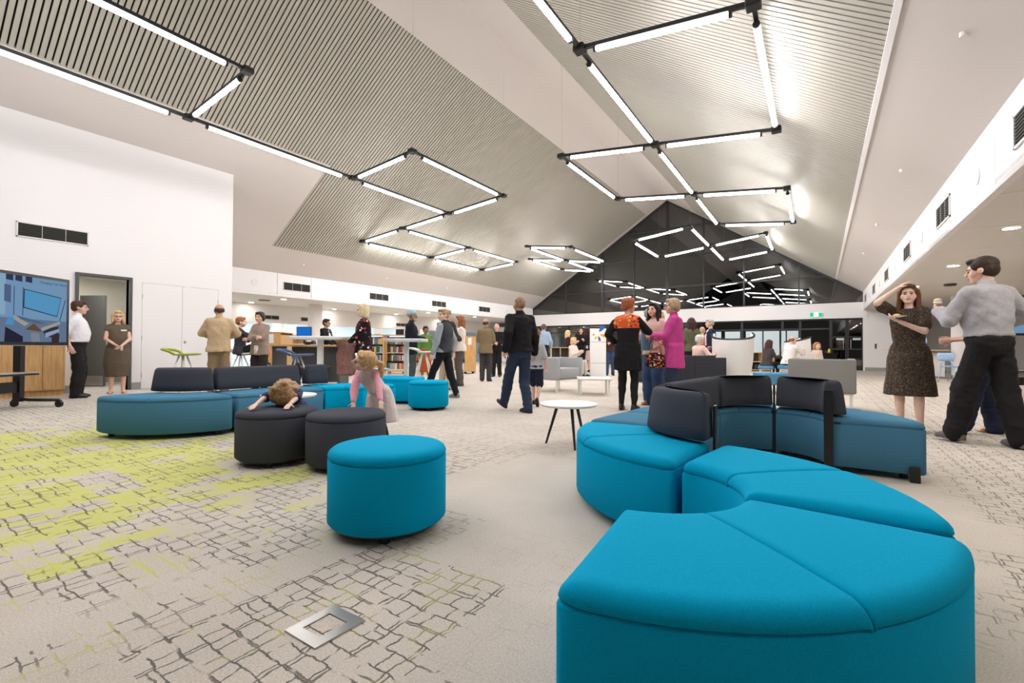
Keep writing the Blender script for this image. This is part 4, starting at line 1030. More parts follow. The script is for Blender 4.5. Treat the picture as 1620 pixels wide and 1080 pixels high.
        if k.v:
            hm_ = remesh(k, .009 if near else .013, 1); hm_.materials.append(hm if hstyle != 'turban' else cloth('turban_cloth', hair)); link('hair' if hstyle != 'turban' else 'turban', hm_, root)
    if beard:
        k = MB(); k.ell(h_(0, .055, -.085), (.048 * Hh, .045 * Hh, .045 * Hh), mtx=Hm)
        for sg in (-1, 1): k.cap(h_(sg * .062, .0, -.02), h_(sg * .045, .04, -.075), .014 * Hh, .022 * Hh)
        q = remesh(k, .011, 1); q.materials.append(hairmat(beard)); link('beard', q, root)
    # ---- clothes
    if bottom is not None:
        k = MB()
        if bot in ('trousers', 'shorts', 'leggings'):
            gl = {'trousers': .016, 'shorts': .024, 'leggings': .005}[bot]
            k.loft(torso(k, gl * .8 + (.004 if hem >= .96 else 0), .84, 1.0 if hem >= .96 else .96))
            for i in (0, 1):
                g2 = gl * s; k.cap(hipj[i], kn[i], .080 * s * hipw + g2, .056 * s + g2 * 1.2 * leg_w)
                if bot == 'shorts':
                    pass
                else:
                    mid = kn[i].lerp(ank[i], .4) + V(0, -.008, 0) * s; end = ank[i] + (ank[i] - kn[i]).normalized() * (.02 * s)
                    k.cap(kn[i], mid, .056 * s + g2 * 1.2 * leg_w, .054 * s + g2 * 1.2 * leg_w); k.cap(mid, end, .053 * s + g2 * 1.2 * leg_w, (.034 * s + g2 * 1.5 * leg_w))
        elif bot == 'skirt':
            zz = bot_hem or .5; rs = torso(k, .018, .94, 1.08)[::-1]
            kc_ = (kn[0] + kn[1]) / 2
            lo = [ring(hipc + V(0, 0, (z - .92)) * s, V(a * s, 0, 0), V(0, a * .8 * s, 0), 20) for z, a in ((.86, .185), ((.86 + zz) / 2, .185), (zz, .175))]
            k.loft((rs + lo)[::-1])
        q = remesh(k, vx * max(.8, s)); folds(q, .009 * s, 7, 9 if bot != 'skirt' else 2, len(label)); q.materials.append(bottom); link({'trousers': 'trousers', 'shorts': 'shorts', 'leggings': 'leggings', 'skirt': 'skirt'}[bot], q, root)
    if top is not None:
        k = MB(); g = .014 * topfat
        rs = torso(k, g + (.002 if hem >= .96 else 0), 1.0 if hem >= .96 and dress_hem is None else .95, 1.45) + [ring(T(0, -.006, 1.455), ex * (.092 * s), ey * (.070 * s), 20)] + ([ring(T(0, -.004, 1.475), ex * (.064 * s), ey * (.060 * s), 20)] if collar or sleeve > .9 else [])
        if dress_hem is not None:
            zz = dress_hem; fl, fm = flare or (.24, .225)
            lo = [ring(hipc + V(0, o, (z - .92)) * s, V(a * s, 0, 0), V(0, a * dress_dep * s, 0), 20, 2.0) for z, a, o in ((zz, fl, -dress_back), ((zz + .9) / 2, fm, -dress_back * .6), (.88, .20 * hipw, -dress_back * .2))]
            k.loft(lo + rs)
        else:
            if hem < .94: k.loft([ring(T(0, -.006, hem), ex * ((.176 * hipw + g + .012) * s), ey * ((.124 + g + .008) * s), 20, 2.3)] + rs)
            else: k.loft(rs)
        for i in (0, 1):
            w1 = .053 * s * la + g * s; w2 = .043 * s * la + g * s; w3 = .031 * s * la + g * s
            k.cap(T((-1, 1)[i] * .045, -.012, 1.448), shl[i], .042 * s, w1 * .88)
            if sleeve <= .5:
                if sleeve > 0: k.cap(shl[i], shl[i].lerp(el[i], sleeve * 2), w1 * .9, w1 * .96 + .006 * s)
            else:
                k.cap(shl[i], el[i], w1 * .92, w2); e_ = el[i].lerp(wr[i], min(1, (sleeve - .5) * 2) - .03); k.cap(el[i], e_, w2, w3 if sleeve > .9 else w2 * .92)
        if collar: k.cap(neck - ez * .01 * s, neck + ez * .028 * s + ey * .004 * s, .066 * s, .062 * s)
        q = remesh(k, vx * max(.8, s)); folds(q, (.010 if sleeve > .5 else .007) * s, 8, 8 if dress_hem is None else 3, len(label) * 1.3); q.materials.append(top); link('dress' if dress_hem is not None else 'top', q, root)
    if inner is not None:
        k = MB(); k.loft([ring(T(0, o + (.118 + .012 * topfat) - .010, z), ex * (a * s), ey * (.020 * s), 12) for z, a, o in ((1.0, .030, .0), (1.15, .036, .008), (1.28, .048, .004), (1.38, .052, -.03), (1.45, .05, -.065))])
        q = remesh(k, .011); q.materials.append(inner); link('shirt_front', q, root)
    # ---- shoes
    if shoes:
        for i in (0, 1):
            fd = V(*(toe[i] if toe else (-.18 + .36 * i, 1, 0))).normalized(); a = ank[i]; k = MB(); dn = V(0, 0, -1)
            if fd.z: dn = (dn - fd * dn.dot(fd)).normalized()
            sdv = fd.cross(dn); base = a + dn * (.082 * s)
            if shoe_style == 'sandal':
                k.loft([ring(base - dn * (h * s) + fd * .04 * s, fd * (.125 * s), sdv * (.042 * s), 16) for h in (0.002, .018)])
                k.cap(base - dn * .03 * s + fd * .1 * s - sdv * .035 * s, base - dn * .03 * s + fd * .1 * s + sdv * .035 * s, .022 * s, .022 * s)
            else:
                k.loft([ring(base - dn * (h * s) + fd * ((.045 + o) * s), fd * (l * s), sdv * (w_ * s), 16, 2.4) for h, l, w_, o in ((.002, .135, .043, 0), (.02, .137, .045, 0), (.045, .128, .040, -.004), (.070, .085, .036, -.035), (.095, .052, .036, -.055))])
            q = remesh(k, .010, 1); q.materials.append(mat('shoe_%d_%d_%d' % shoes, shoes, .45)); link('shoe', q, root)
    root['_'] = 0; del root['_']
    info = dict(root=root, T=T, h=h_, wr=wr, el=el, kn=kn, s=s, Hm=Hm, ex=ex, ey=ey, ez=ez, hc=hc, ank=ank)
    return info
def paint(info, part, fn, m):
    """fn: array of face centres -> bool mask"""
    for c in info['root'].children:
        if c.name.split('.')[0] == part:
            c.data.materials.append(m); k = fn(centers(c.data)); mi = np.zeros(len(k), 'i'); mi[k] = len(c.data.materials) - 1; c.data.polygons.foreach_set('material_index', mi)
# ------------------------------------------------------------------ display screens on mobile stands
def yaw_facing(d): return math.atan2(-d[0], d[1])      # heading whose +Y is d
SCB = emitmat('screen_blue', (128, 166, 204), 0.34)
def flat(poly, y, nm, m, parent, th=.002):
    n = len(poly)
    return MB().add([(x, y, z) for x, z in poly] + [(x, y - th, z) for x, z in poly], [tuple(range(n)), tuple(range(2 * n - 1, n - 1, -1))] + [(i, (i + 1) % n, n + (i + 1) % n, n + i) for i in range(n)]).build(nm, m, parent)
def display(label, loc, rz, W, H, zb, pic, base_x):
    t = thing('display_screen', label, 'screen', loc, rz)
    box_bev('housing', (0, -.035, zb + H / 2), (W, .07, H), BLACK, t, .008)
    b = .05; w_, h_ = W - 2 * b, H - 2 * b; zc = zb + H / 2 + .005
    sc_ = MB().box((0, .002, zc), (w_, .004, h_)).build('screen', SCB, t)
    MB().box((0, .0015, zb + .004), (W, .006, .008)).build('lower_trim', STEEL, t)
    if pic:
        def U(u, v): return (w_ / 2 - u * w_, zc - h_ / 2 + (1 - v) * h_)     # u 0..1 image left->right, v 0..1 top->down
        def pl(pts, rgb, e=.34, y=.0065): flat([U(*p) for p in pts], y, 'picture_patch', emitmat('scr_%d_%d_%d' % rgb, rgb, e), sc_)
        u0 = .48
        def X(px): return u0 + (1 - u0) * (px / 890)
        pl([(0, .62), (1, .66), (1, 1), (0, 1)], (110, 130, 160))
        pl([(0, 0), (.49, 0), (.49, .6), (0, .6)], (150, 186, 216), y=.006)
        for a in (20, 140, 275): pl([(X(a), .0), (X(a + 90), .0), (X(a + 90), .09), (X(a), .08)], (60, 64, 90))
        pl([(X(255), .19), (X(800), .27), (X(740), .59), (X(250), .48)], (40, 60, 90)); pl([(X(266), .203), (X(790), .282), (X(732), .575), (X(262), .468)], (96, 166, 214), y=.009)
        for a in (122, 240): pl([(X(a), .17), (X(a + 9), .17), (X(a + 9), .6), (X(a), .6)], (60, 84, 120))
        pl([(X(860), .30), (X(870), .30), (X(780), .68), (X(770), .68)], (50, 64, 90)); pl([(X(0), .15), (X(85), .16), (X(85), .42), (X(0), .40)], (90, 110, 150))
        pl([(X(150), .6), (X(570), .70), (X(480), .72), (X(230), .66)], (92, 112, 140), y=.008)
        pl([(X(400), .71), (X(520), .84), (X(280), .81)], (112, 84, 62), y=.009); pl([(X(130), .61), (X(330), .72), (X(270), .76), (X(110), .65)], (176, 172, 166), y=.0085); pl([(X(500), .78), (X(780), .66), (X(790), .70), (X(520), .83)], (176, 172, 166), y=.0085)
        pl([(X(20), .78), (X(250), .92), (X(250), 1), (X(10), 1)], (44, 44, 64), y=.008); pl([(X(520), .80), (X(760), .74), (X(760), .95), (X(560), .90)], (60, 56, 76), y=.008); pl([(X(560), .86), (X(770), .78), (X(775), .83), (X(570), .93)], (160, 176, 206), y=.009)
        pl([(X(355), .86), (X(470), .86), (X(490), 1), (X(370), 1)], (140, 146, 160), y=.009); pl([(X(60), .62), (X(130), .64), (X(120), .75), (X(20), .74)], (86, 160, 216), y=.009); pl([(X(660), .92), (X(780), .86), (X(770), 1), (X(660), 1)], (70, 50, 56), y=.009)
        fc = bpy.data.curves.new('caption', 'FONT'); fc.body = 'Changing Your Spaces'; fc.size = .047; fc.extrude = .0005
        fo = bpy.data.objects.new('caption', fc); dg = bpy.context.evaluated_depsgraph_get(); COL.objects.link(fo); bpy.context.view_layer.update()
        me = bpy.data.meshes.new_from_object(fo.evaluated_get(bpy.context.evaluated_depsgraph_get())); bpy.data.objects.remove(fo, do_unlink=True)
        cap = link('caption_text', me, sc_); me.materials.append(emitmat('scr_text', (60, 90, 130), .3)); x, z = U(X(470), .075); cap.location = (x, .010, z); cap.rotation_euler = (PI / 2, 0, PI)
    else:
        MB().box((0, .005, zc), (w_ * .98, .002, h_ * .55)).build('picture_patch', emitmat('scr_sky', (120, 170, 214), .4), sc_)
    for sx in (-1, 1):
        x = sx * base_x
        MB().box((x, -.56, (zb + .25) / 2 + .08), (.07, .11, zb + .25)).build('column', BLACK, t)
        MB().box((x, -.30, zb + .22), (.05, .5, .06)).build('mount_arm', BLACK, t)
        MB().tube([(x, -.56, .30), (x, -.55, .16), (x, -.50, .115), (x, -.40, .105), (x, .05, .105)], .025, 8).build('foot_bar', BLACK, t, smooth=True)
        for y in (-.62, .06):
            c = MB().cyl((x - .02, y, .05), (x + .02, y, .05), .05, n=20).build('castor_wheel', mat('castor_rubber', (20, 20, 20), .5), t, smooth='auto')
            MB().box((x, y, .085), (.03, .05, .05)).build('castor_fork', BLACK, t)
    MB().box((0, -.56, .30), (base_x * 2, .06, .16)).build('cross_beam', BLACK, t)
    box_bev('shelf', (0, -.42, .52), (base_x * 2 + .05, .34, .02), STEEL, t, .004); MB().box((0, -.42, .495), (base_x * 2 + .0, .34, .02)).build('shelf_tray', BLACK, t)
    return t
c = atd(109, 7.2) - F0 * .90
display('large black display screen on wheels showing a pale blue room picture', (c.x, c.y, 0), yaw_facing(R0), 1.80, 1.03, .925, True, .70)
c = atd(1597, 8.7) + R0 * .62
display('black display screen on a wheeled stand beyond the grey-shirted man', (c.x, c.y, 0), yaw_facing(-F0 + R0 * -.3), 1.30, .78, 1.19, False, .50)

# ------------------------------------------------------------------ oak cabinets by the left wall
for k in range(5):
    y0 = -.55 + k * .62
    cb = thing('cupboard', 'oak base cupboard in the run %s' % ('beside the open doorway' if k == 4 else 'under the wide wall vent behind the screen'), 'cupboard', (-11.985, y0 + .31, 0), 0, 'oak cupboards along the white wall')
    MB().box((0, 0, .55), (.36, .612, .90)).build('carcass', WOOD, cb); MB().box((-.01, 0, .05), (.32, .612, .10)).build('plinth', WOOD, cb)
    for s in (-1, 1):
        d = MB().box((.19, s * .154, .555), (.02, .300, .88)).build('door', WOOD, cb, bevel=.002); MB().box((.203, s * .03, .93), (.008, .012, .10)).build('handle', STEEL, d)
tag(MB().box((-11.99, 1.0, 1.015), (.42, 3.14, .03)).build('worktop', WPLAST), 'long white worktop over the oak cupboards', 'worktop')

# ------------------------------------------------------------------ bookcases and books
BOOKM = [mat('book_%d' % k, c, .6) for k, c in enumerate([(196, 92, 64), (70, 92, 128), (222, 214, 200), (120, 60, 62), (66, 108, 84), (216, 176, 92), (52, 52, 60), (160, 170, 182), (206, 132, 140), (140, 104, 72), (230, 226, 220), (88, 128, 168)])]
bsrc = []
def book_mesh(m, w_, h):
    me = MB().box((0, 0, h / 2), (w_, .15, h)).mesh('book'); me.materials.append(m); return me
BOOKS = [book_mesh(m, random.uniform(.034, .055), random.uniform(.19, .25)) for m in BOOKM for _ in range(2)]
NBOOK = [0]
def bookcase(label, loc, rz, W, H, rows, bays=1, dep=.36, fill=True, notice=False, blabel='', bgroup='', top_items=True, both=False):
    """open front faces +Y"""
    b = thing('bookcase', label, 'bookcase', loc, rz)
    for s in (-1, 1): MB().box((s * (W / 2 - .015), 0, H / 2 + .04), (.03, dep, H - .08)).build('side_panel', WOOD, b)
    for k in range(1, bays): MB().box((-W / 2 + W * k / bays, 0, H / 2 + .04), (.025, dep, H - .1)).build('divider', WOOD, b)
    MB().box((0, 0, H + .012), (W + .02, dep + .02, .024)).build('top_panel', WOOD, b); MB().box((0, -dep / 2 + .01, H / 2), (W - .04, .012, H - .1)).build('back_panel', WOOD, b)
    MB().box((0, .0, .11), (W - .04, dep - .02, .06)).build('plinth', WOOD2, b)
    for sx in (-1, 1):
        for sy in (-1, 1): MB().cyl((sx * (W / 2 - .1) - .015, sy * (dep / 2 - .07), .04), (sx * (W / 2 - .1) + .015, sy * (dep / 2 - .07), .04), .04, n=12).build('castor', BLACK, b)
    R_ = Matrix.Translation(loc) @ Matrix.Rotation(rz, 4, 'Z'); sh = (H - .18) / rows
    for r in range(rows):
        z = .14 + sh * r
        MB().box((0, .0, z + .008), (W - .05, dep - .03, .016)).build('shelf', BLACK if r % 2 else WPLAST, b)
        if not fill: continue
        for k in range(bays):
            x = -W / 2 + W * k / bays + .05; xe = -W / 2 + W * (k + 1) / bays - .075 - random.uniform(0, .14)
            while x < xe and NBOOK[0] < 290:
                me = random.choice(BOOKS); w_ = me.vertices[1].co.x * 2; o = link('book', me); NBOOK[0] += 1
                sc = min(1.0, (sh - .03) / .25); p = R_ @ Vector((x + w_ / 2, dep / 2 - .10 - random.uniform(0, .03), z + .017)); o.location = p; o.rotation_euler = (0, 0, rz); o.scale = (1, 1, sc)
                tag(o, blabel, 'book', bgroup); x += w_ + .002
    if notice:
        for (x, z, w_, h, m) in ((.03, H - .16, .14, .24, WPLAST), (.05, H - .55, .12, .22, mat('poster_orange', (238, 160, 70), .6))):
            MB().box((notice * (W / 2 + .003), x, z), (.004, w_, h)).build('notice', m, b)
    return b
fc = yaw_facing(-F0)
for n_, (px, d, lab) in enumerate(((593, 16.0, 'oak bookcase full of paperbacks behind the girl\'s ponytail'), (628, 16.2, 'oak bookcase of books directly beyond the tall white table'), (666, 16.4, 'oak bookcase of books behind the green-clad woman'))):
    q = atd(px, d); bookcase(lab, (q.x, q.y, 0), fc, .70, 1.33, 4, 1, blabel='upright paperback on the shelves of the ' + ('bookcase behind the girl\'s ponytail', 'bookcase beyond the tall white table', 'bookcase behind the green-clad woman')[n_], bgroup='books in bookcase ' + 'abc'[n_])
    it = thing('display_stand', 'small %s display card on top of the bookcase %s' % ('white' if n_ != 1 else 'black', ('behind the ponytail', 'beyond the tall table', 'behind the woman in green')[n_]), 'display card', (q.x, q.y, 1.354), fc)
    MB().box((-.1, 0, .1), (.28, .03, .20)).build('card', WPLAST if n_ != 1 else BLACK, it); MB().box((-.1, 0, .006), (.2, .12, .012)).build('base', BLACK, it)
q = atd(733, 16.6); bookcase('oak bookcase with an oak end panel and notices beside the olive-jacketed man', (q.x - .1, q.y + .1, 0), fc - 1.05, 1.3, 1.30, 3, 2, .42, blabel='upright book on the bookcase with notices on its end', bgroup='books in bookcase d', notice=-1)
q = atd(441, 12.9); bookcase('oak shelving end with a paper notice behind the cardigan woman', (q.x, q.y, 0), fc - 1.4, 1.1, 1.30, 3, 1, .42, blabel='upright book on the shelving behind the cardigan woman', bgroup='books in bookcase e', notice=-1)
q = atd(462, 15.2); bookcase('second oak shelving end beyond the service desk', (q.x, q.y, 0), fc + 1.45, 1.1, 1.30, 3, 1, .42, fill=False)
q = atd(536, 14.2); bookcase('oak bookcase of books between the suited man and the floral blouse woman', (q.x, q.y, 0), fc, .70, 1.22, 3, 1, blabel='upright book on the shelves behind the suited man', bgroup='books in bookcase f')
# ------------------------------------------------------------------ service desk with monitor, tall tables, stools
q = atd(493, 11.3); dk = thing('service_desk', 'standing-height oak topped service desk in front of the suited man', 'desk', (q.x, q.y, 0), fc)
box_bev('desk_top', (0, 0, .955), (1.75, .75, .04), WOOD, dk, .005); MB().box((-.18, .05, .50), (1.25, .04, .86)).build('modesty_panel', DGREY, dk)
for s in (-1, 1): MB().box((s * .78, 0, .47), (.06, .6, .94)).build('leg', DGREY, dk)
MB().box((.0, .25, .45), (1.0, .25, .03)).build('lower_shelf', STEEL, dk)
q = atd(481, 11.1); mo = thing('computer_monitor', 'computer monitor with a bright blue screen on the service desk', 'monitor', (q.x, q.y, .975), fc)
box_bev('housing', (0, 0, .27), (.36, .03, .32), BLACK, mo, .006); MB().box((0, .017, .27), (.335, .004, .295)).build('screen', emitmat('monitor_blue', (36, 110, 200), .45), mo); MB().box((0, -.02, .08), (.04, .02, .16)).build('neck', BLACK, mo); MB().box((0, 0, .008), (.22, .16, .016)).build('base', BLACK, mo)
q = atd(492, 11.0); ph = thing('desk_phone', 'black desk telephone beside the blue monitor', 'telephone', (q.x, q.y, .975), fc); box_bev('body', (0, 0, .04), (.18, .2, .06), BLACK, ph, .01); MB().cap((-.06, -.08, .085), (-.06, .08, .085), .02, .02).build('handset', BLACK, ph, smooth=True)
q = atd(471, 10.95); kb = thing('keyboard', 'flat pale keyboard in front of the blue monitor', 'keyboard', (q.x, q.y, .975), fc); box_bev('case', (0, 0, .01), (.30, .13, .02), WPLAST, kb, .004); MB().box((0, 0, .022), (.27, .10, .006)).build('key_bed', DGREY, kb)
def tall_table(label, px, d, z, L_):
    q = atd(px, d); t = thing('tall_table', label, 'table', (q.x, q.y, 0), fc)
    box_bev('table_top', (0, 0, z - .03), (L_, .6, .06), WPLAST, t, .015); MB().box((0, 0, z / 2), (.085, .085, z - .06)).build('column', WPLAST, t); box_bev('base_plate', (0, 0, .012), (.55, .45, .024), WPLAST, t, .008)
tall_table('tall white single-column table between the desk and the floral blouse woman', 507, 8.3, 1.115, .86)
tall_table('tall white single-column table in front of the turbaned man', 643, 9.0, 1.09, .74)
def saddle_stool(label, loc, rz, rgb, nm, zs=.80):
    st = thing('bar_stool', label, 'stool', loc, rz); m = mat(nm, rgb, .4)
    rings = []
    for x, w_, z, h in ((-.05, .09, 0, .03), (.05, .15, .0, .04), (.15, .17, .004, .04), (.24, .15, .01, .036), (.29, .08, .016, .02)):
        rings.append(ring(V(x, 0, zs + z), V(0, w_, 0), V(0, 0, h / 2), 14, 2.6))
    MB().loft(rings).build('seat', m, st, smooth=True)
    MB().tube([(-.03, .09, zs), (-.10, .11, zs + .05), (-.18, .11, zs + .075), (-.25, .07, zs + .085), (-.26, 0, zs + .085), (-.25, -.07, zs + .085), (-.18, -.11, zs + .075), (-.10, -.11, zs + .05), (-.03, -.09, zs)], .022, 8).build('back_loop', m, st, smooth=True)
    for sx in (-1, 1):
        for sy in (-1, 1): MB().tube([(.04 + sx * .03, sy * .04, zs - .01), (.04 + sx * .16, sy * .16, .30), (.04 + sx * .21, sy * .2, 0)], .014, 8).build('leg', LEGW, st, smooth=True)
    MB().tube([(.04 + .16 * math.cos(a) * 1.25, .16 * math.sin(a) * 1.25, .30) for a in [2 * PI * k / 16 for k in range(17)]], .009, 6).build('foot_ring', LEGW, st, smooth=True)
rs_ = math.atan2(R0.y, R0.x)
q = atd(286, 7.5); saddle_stool('lime green saddle bar stool against the white wall', (q.x, q.y, 0), rs_, (150, 165, 30), 'lime_plastic', .79)
q = atd(466, 7.5); saddle_stool('dark blue saddle bar stool behind the long charcoal backrest', (q.x, q.y, 0), rs_, (46, 84, 130), 'blue_plastic', .79)
q = atd(668, 9.9); saddle_stool('pale grey saddle bar stool at the tall table by the turbaned man', (q.x, q.y, 0), rs_, (214, 210, 206), 'pale_plastic', .82)
saddle_stool('pale bar stool under the seated red-haired woman', (-10.98, 5.27, 0), rs_, (216, 212, 208), 'pale_plastic', .76)
def shell_chair(label, loc, rz, rgb, nm):
    """front +Y"""
    c = thing('plastic_chair', label, 'chair', loc, rz); m = mat(nm, rgb, .4)
    MB().loft([ring(V(0, y, z), V(w_, 0, 0), V(0, .0, h), 14, 3) for y, z, w_, h in ((-.19, .455, .17, .012), (-.1, .445, .20, .012), (.1, .445, .21, .012), (.2, .45, .19, .012))]).build('seat', m, c, smooth=True)
    MB().loft([ring(V(0, y, z), V(w_, 0, 0), V(0, .012, 0), 14, 3) for y, z, w_ in ((-.20, .60, .17), (-.215, .68, .20), (-.23, .78, .20), (-.235, .83, .17))]).build('backrest', m, c, smooth=True)
    for s in (-1, 1):
        MB().tube([(s * .17, .19, 0), (s * .17, .17, .43), (s * .16, -.17, .44), (s * .10, -.205, .62)], .012, 8).build('leg', m, c, smooth=True); MB().tube([(s * .18, -.24, 0), (s * .16, -.14, .43)], .012, 8).build('leg', m, c, smooth=True)
q = atd(598, 10.2); shell_chair('light blue plastic chair behind the girl, near the bookcases', (q.x, q.y, 0), fc + 2.2, (150, 180, 214), 'sky_plastic')
q = atd(1504, 13.0); shell_chair('light blue plastic chair in the side bay beside the column', (q.x, q.y, 0), fc + 1.9, (150, 180, 214), 'sky_plastic')

# ------------------------------------------------------------------ right bay counter
q = atd(1449, 15.0); ct_ = thing('counter', 'white cabinet counter with a dark leaf in the side bay', 'counter', (q.x, q.y, 0), .0)
box_bev('cabinet', (.25, .5, .44), (.9, .9, .76), WPLAST, ct_, .005); MB().box((.25, .5, .03), (.8, .8, .06)).build('plinth', SKIRT, ct_); box_bev('counter_top', (.0, .3, .90), (1.5, 1.3, .03), WOOD2, ct_, .004); MB().box((-.55, -.1, .44), (.12, .35, .88)).build('leg_panel', DGREY, ct_)
q = atd(1456, 14.9); mo2 = thing('computer_monitor', 'small computer monitor glowing pale blue on the side bay counter', 'monitor', (q.x, q.y + .1, .915), fc)
box_bev('housing', (0, 0, .24), (.46, .03, .30), BLACK, mo2, .006); MB().box((0, .017, .24), (.43, .004, .27)).build('screen', emitmat('monitor_pale', (150, 200, 240), .45), mo2); MB().box((0, -.02, .05), (.04, .02, .10)).build('neck', BLACK, mo2); MB().box((0, 0, .008), (.2, .16, .016)).build('base', BLACK, mo2)

# ------------------------------------------------------------------ low timber shelving along the back screen
def cubby(label, px0, px1, d, H, nb, rz, loose=3):
    q = atd((px0 + px1) / 2, d); W = (px1 - px0) / FPX * d; c = thing('cube_shelf', label, 'shelf', (q.x, q.y, 0), rz)
    for k in range(nb + 1): MB().box((-W / 2 + W * k / nb, 0, H / 2), (.03, .34, H)).build('upright', WOOD2, c)
    for z in (.06, H / 2, H - .015): MB().box((0, 0, z), (W, .34, .03)).build('shelf_board', WOOD2, c)
    MB().box((0, -.16, H / 2), (W, .012, H)).build('back_panel', DGREY, c)
    R_ = Matrix.Translation((q.x, q.y, 0)) @ Matrix.Rotation(rz, 4, 'Z')
    for k in range(nb):
        for z in (.075, H / 2 + .015):
            for j in range(loose):
                if NBOOK[0] >= 299: break
                o = link('book', random.choice(BOOKS)); NBOOK[0] += 1; o.location = R_ @ Vector((-W / 2 + W * (k + .22 + .16 * j) / nb, .04, z)); o.rotation_euler = (0, 0, rz); o.scale = (1.15, 1, min(1, (H / 2 - .08) / .26)); tag(o, 'thick book standing in the low timber cube shelf', 'book', 'books in the cube shelves')
cubby('low pale timber cube shelf between the wing chair and the man in white', 1168, 1221, 19.0, .78, 3, fc)
cubby('pale timber display shelf beside the man in the light blue shirt', 872, 900, 18.0, .95, 2, fc, 2)
q = atd(1303, 20.5); bt = thing('side_counter', 'black side counter with two yellow items beside the glass doors', 'counter', (q.x, q.y, 0), fc); box_bev('top', (0, 0, .72), (1.0, .5, .05), BLACK, bt, .01); MB().box((0, 0, .35), (.9, .42, .70)).build('body', BLACK, bt)
for dx in (-.18, .27):
    o = thing('yellow_bottle', 'small yellow bottle on the black side counter', 'bottle', Matrix.Translation((q.x, q.y, .745)) @ Matrix.Rotation(fc, 4, 'Z') @ Vector((dx, .1, 0)), 0, 'yellow bottles'); MB().lathe([(.05, 0), (.055, .05), (.05, .15), (.02, .19)], n=14).build('bottle_body', mat('yellow_plastic', (236, 206, 40), .4), o, smooth=True); MB().cyl((0, 0, .19), (0, 0, .23), .02).build('cap', BLACK, o)
CL_ = cloth
BLK = CL_('black_trousers', (34, 32, 34)); NAVY = CL_('navy_cloth', (36, 42, 62)); JEANS = CL_('blue_jeans', (58, 78, 112)); DJEANS = CL_('dark_jeans', (46, 56, 78)); BLKTOP = CL_('black_top', (28, 27, 29)); KHAKI = CL_('khaki_trousers', (140, 120, 92)); DGT = CL_('charcoal_trousers', (66, 64, 66)); WSH = CL_('white_shirt', (226, 224, 228)); CREAM = CL_('cream_top', (228, 216, 206))
def held(name, label, cat, mb_parts, loc, rz=0):
    t = thing(name, label, cat, loc, rz)
    for nm, mb, m, sm in mb_parts: mb.build(nm, m, t, smooth=sm)
    return t
def wpos(i, v): return i['root'].matrix_basis @ v
def fin(i): bpy.context.view_layer.update(); return i
def at_h(x, y, H):
    p = gp(x, y, H); return (p.x, p.y)
def rootmat(i):
    r = i['root']; return Matrix.Translation(r.location) @ Matrix.Rotation(r.rotation_euler.z, 4, 'Z')
def wp(i, v): return rootmat(i) @ v
# ---------------------------------------------------------------- right-hand group
p = gp(1566, 706)
i = person('dark-haired man in a grey shirt and black trousers eating beside the curved seat', (p.x, p.y), (-.72, -.70), 1.84, 'fair', fat=1.15, near=True,
    feet=[(-.13, .20, .085), (.16, -.10, .085)], hands=[(-.16, .33, 1.27), (.27, .20, 1.10)], elbow=[(-.5, -.5, -.8), (.8, -.8, -.2)], palm=[(1, -.3, .3), (-1, 0, 0)], curl=[1.1, .7], head=(32, -4), lean=2,
    top=CL_('grey_shirt', (168, 166, 170)), sleeve=.9, hem=.97, collar=True, topfat=1.5, bottom=BLK, leg_w=2.0, shoes=(92, 84, 84), hair=(52, 38, 30))
h = wp(i, i['wr'][0]) + Vector((0, 0, .10))
held('bread_roll', 'pale bitten bread roll in the grey-shirted man\'s hand', 'food', [('roll', MB().ell((0, 0, 0), (.035, .03, .025)), mat('bread', (228, 205, 170), .8), True), ('paper_napkin', MB().ell((0, 0, -.02), (.04, .035, .014)), WPLAST, True)], h)
k = MB(); T = i['T']; k.loft([ring(T(0, .0, z), i['ex'] * .168 * i['s'], i['ey'] * .135 * i['s'], 24) for z in (1.0, 1.035)]); k.build('belt', mat('belt_leather', (30, 26, 24), .4), i['root'], smooth='auto')
p = gp(1560, 690)
i = person('blonde woman in navy trousers and tan sandals half hidden behind the grey-shirted man', (p.x + .05, p.y + .2), (-.9, .1), 1.64, 'fair', fem=True, near=True,
    feet=[(-.1, .22, .085), (.1, -.08, .085)], hands=[(-.10, .30, 1.1), (.12, .3, 1.12)], top=NAVY, sleeve=.6, bottom=NAVY, leg_w=2.4, shoes=(190, 150, 110), shoe_style='sandal', hair=(196, 150, 92), hstyle='long')
p = Vector((0.85, 6.93, 0))
DRESS = pattern('speckled_dress', (46, 38, 33), [(150, 128, 104), (96, 80, 66), (178, 158, 134)], 95, .33)
i = person('long-haired woman in a brown speckled dress shading her brow, plate in hand', (p.x, p.y), (-.25, .95), 1.68, 'pale', fem=True, near=True,
    hands=[(.02, .26, 1.29), (.075, .135, 1.69)], elbow=[(-.9, -.3, -.8), (.9, .35, -1)], palm=[(.2, .2, 1), (-1, -.6, -.2)], curl=[.5, .25], head=(12, 2), feet=[(-.10, .02, .085), (.09, .0, .085)],
    top=DRESS, sleeve=.34, dress_hem=.42, topfat=1.3, flare=(.26, .225), shoes=(24, 24, 26), hair=(104, 66, 42), hstyle='long')
h = wp(i, i['wr'][0]) + Vector((-.03, -.07, .045))
held('paper_plate', 'white paper plate of cake in the speckled-dress woman\'s hand', 'plate', [('plate', MB().lathe([(.03, 0), (.085, .012), (.088, .016), (.03, .006)], n=24), WPLAST, False), ('cake', MB().ell((0, 0, .02), (.035, .03, .02)), mat('cake', (226, 190, 110), .8), True)], h)
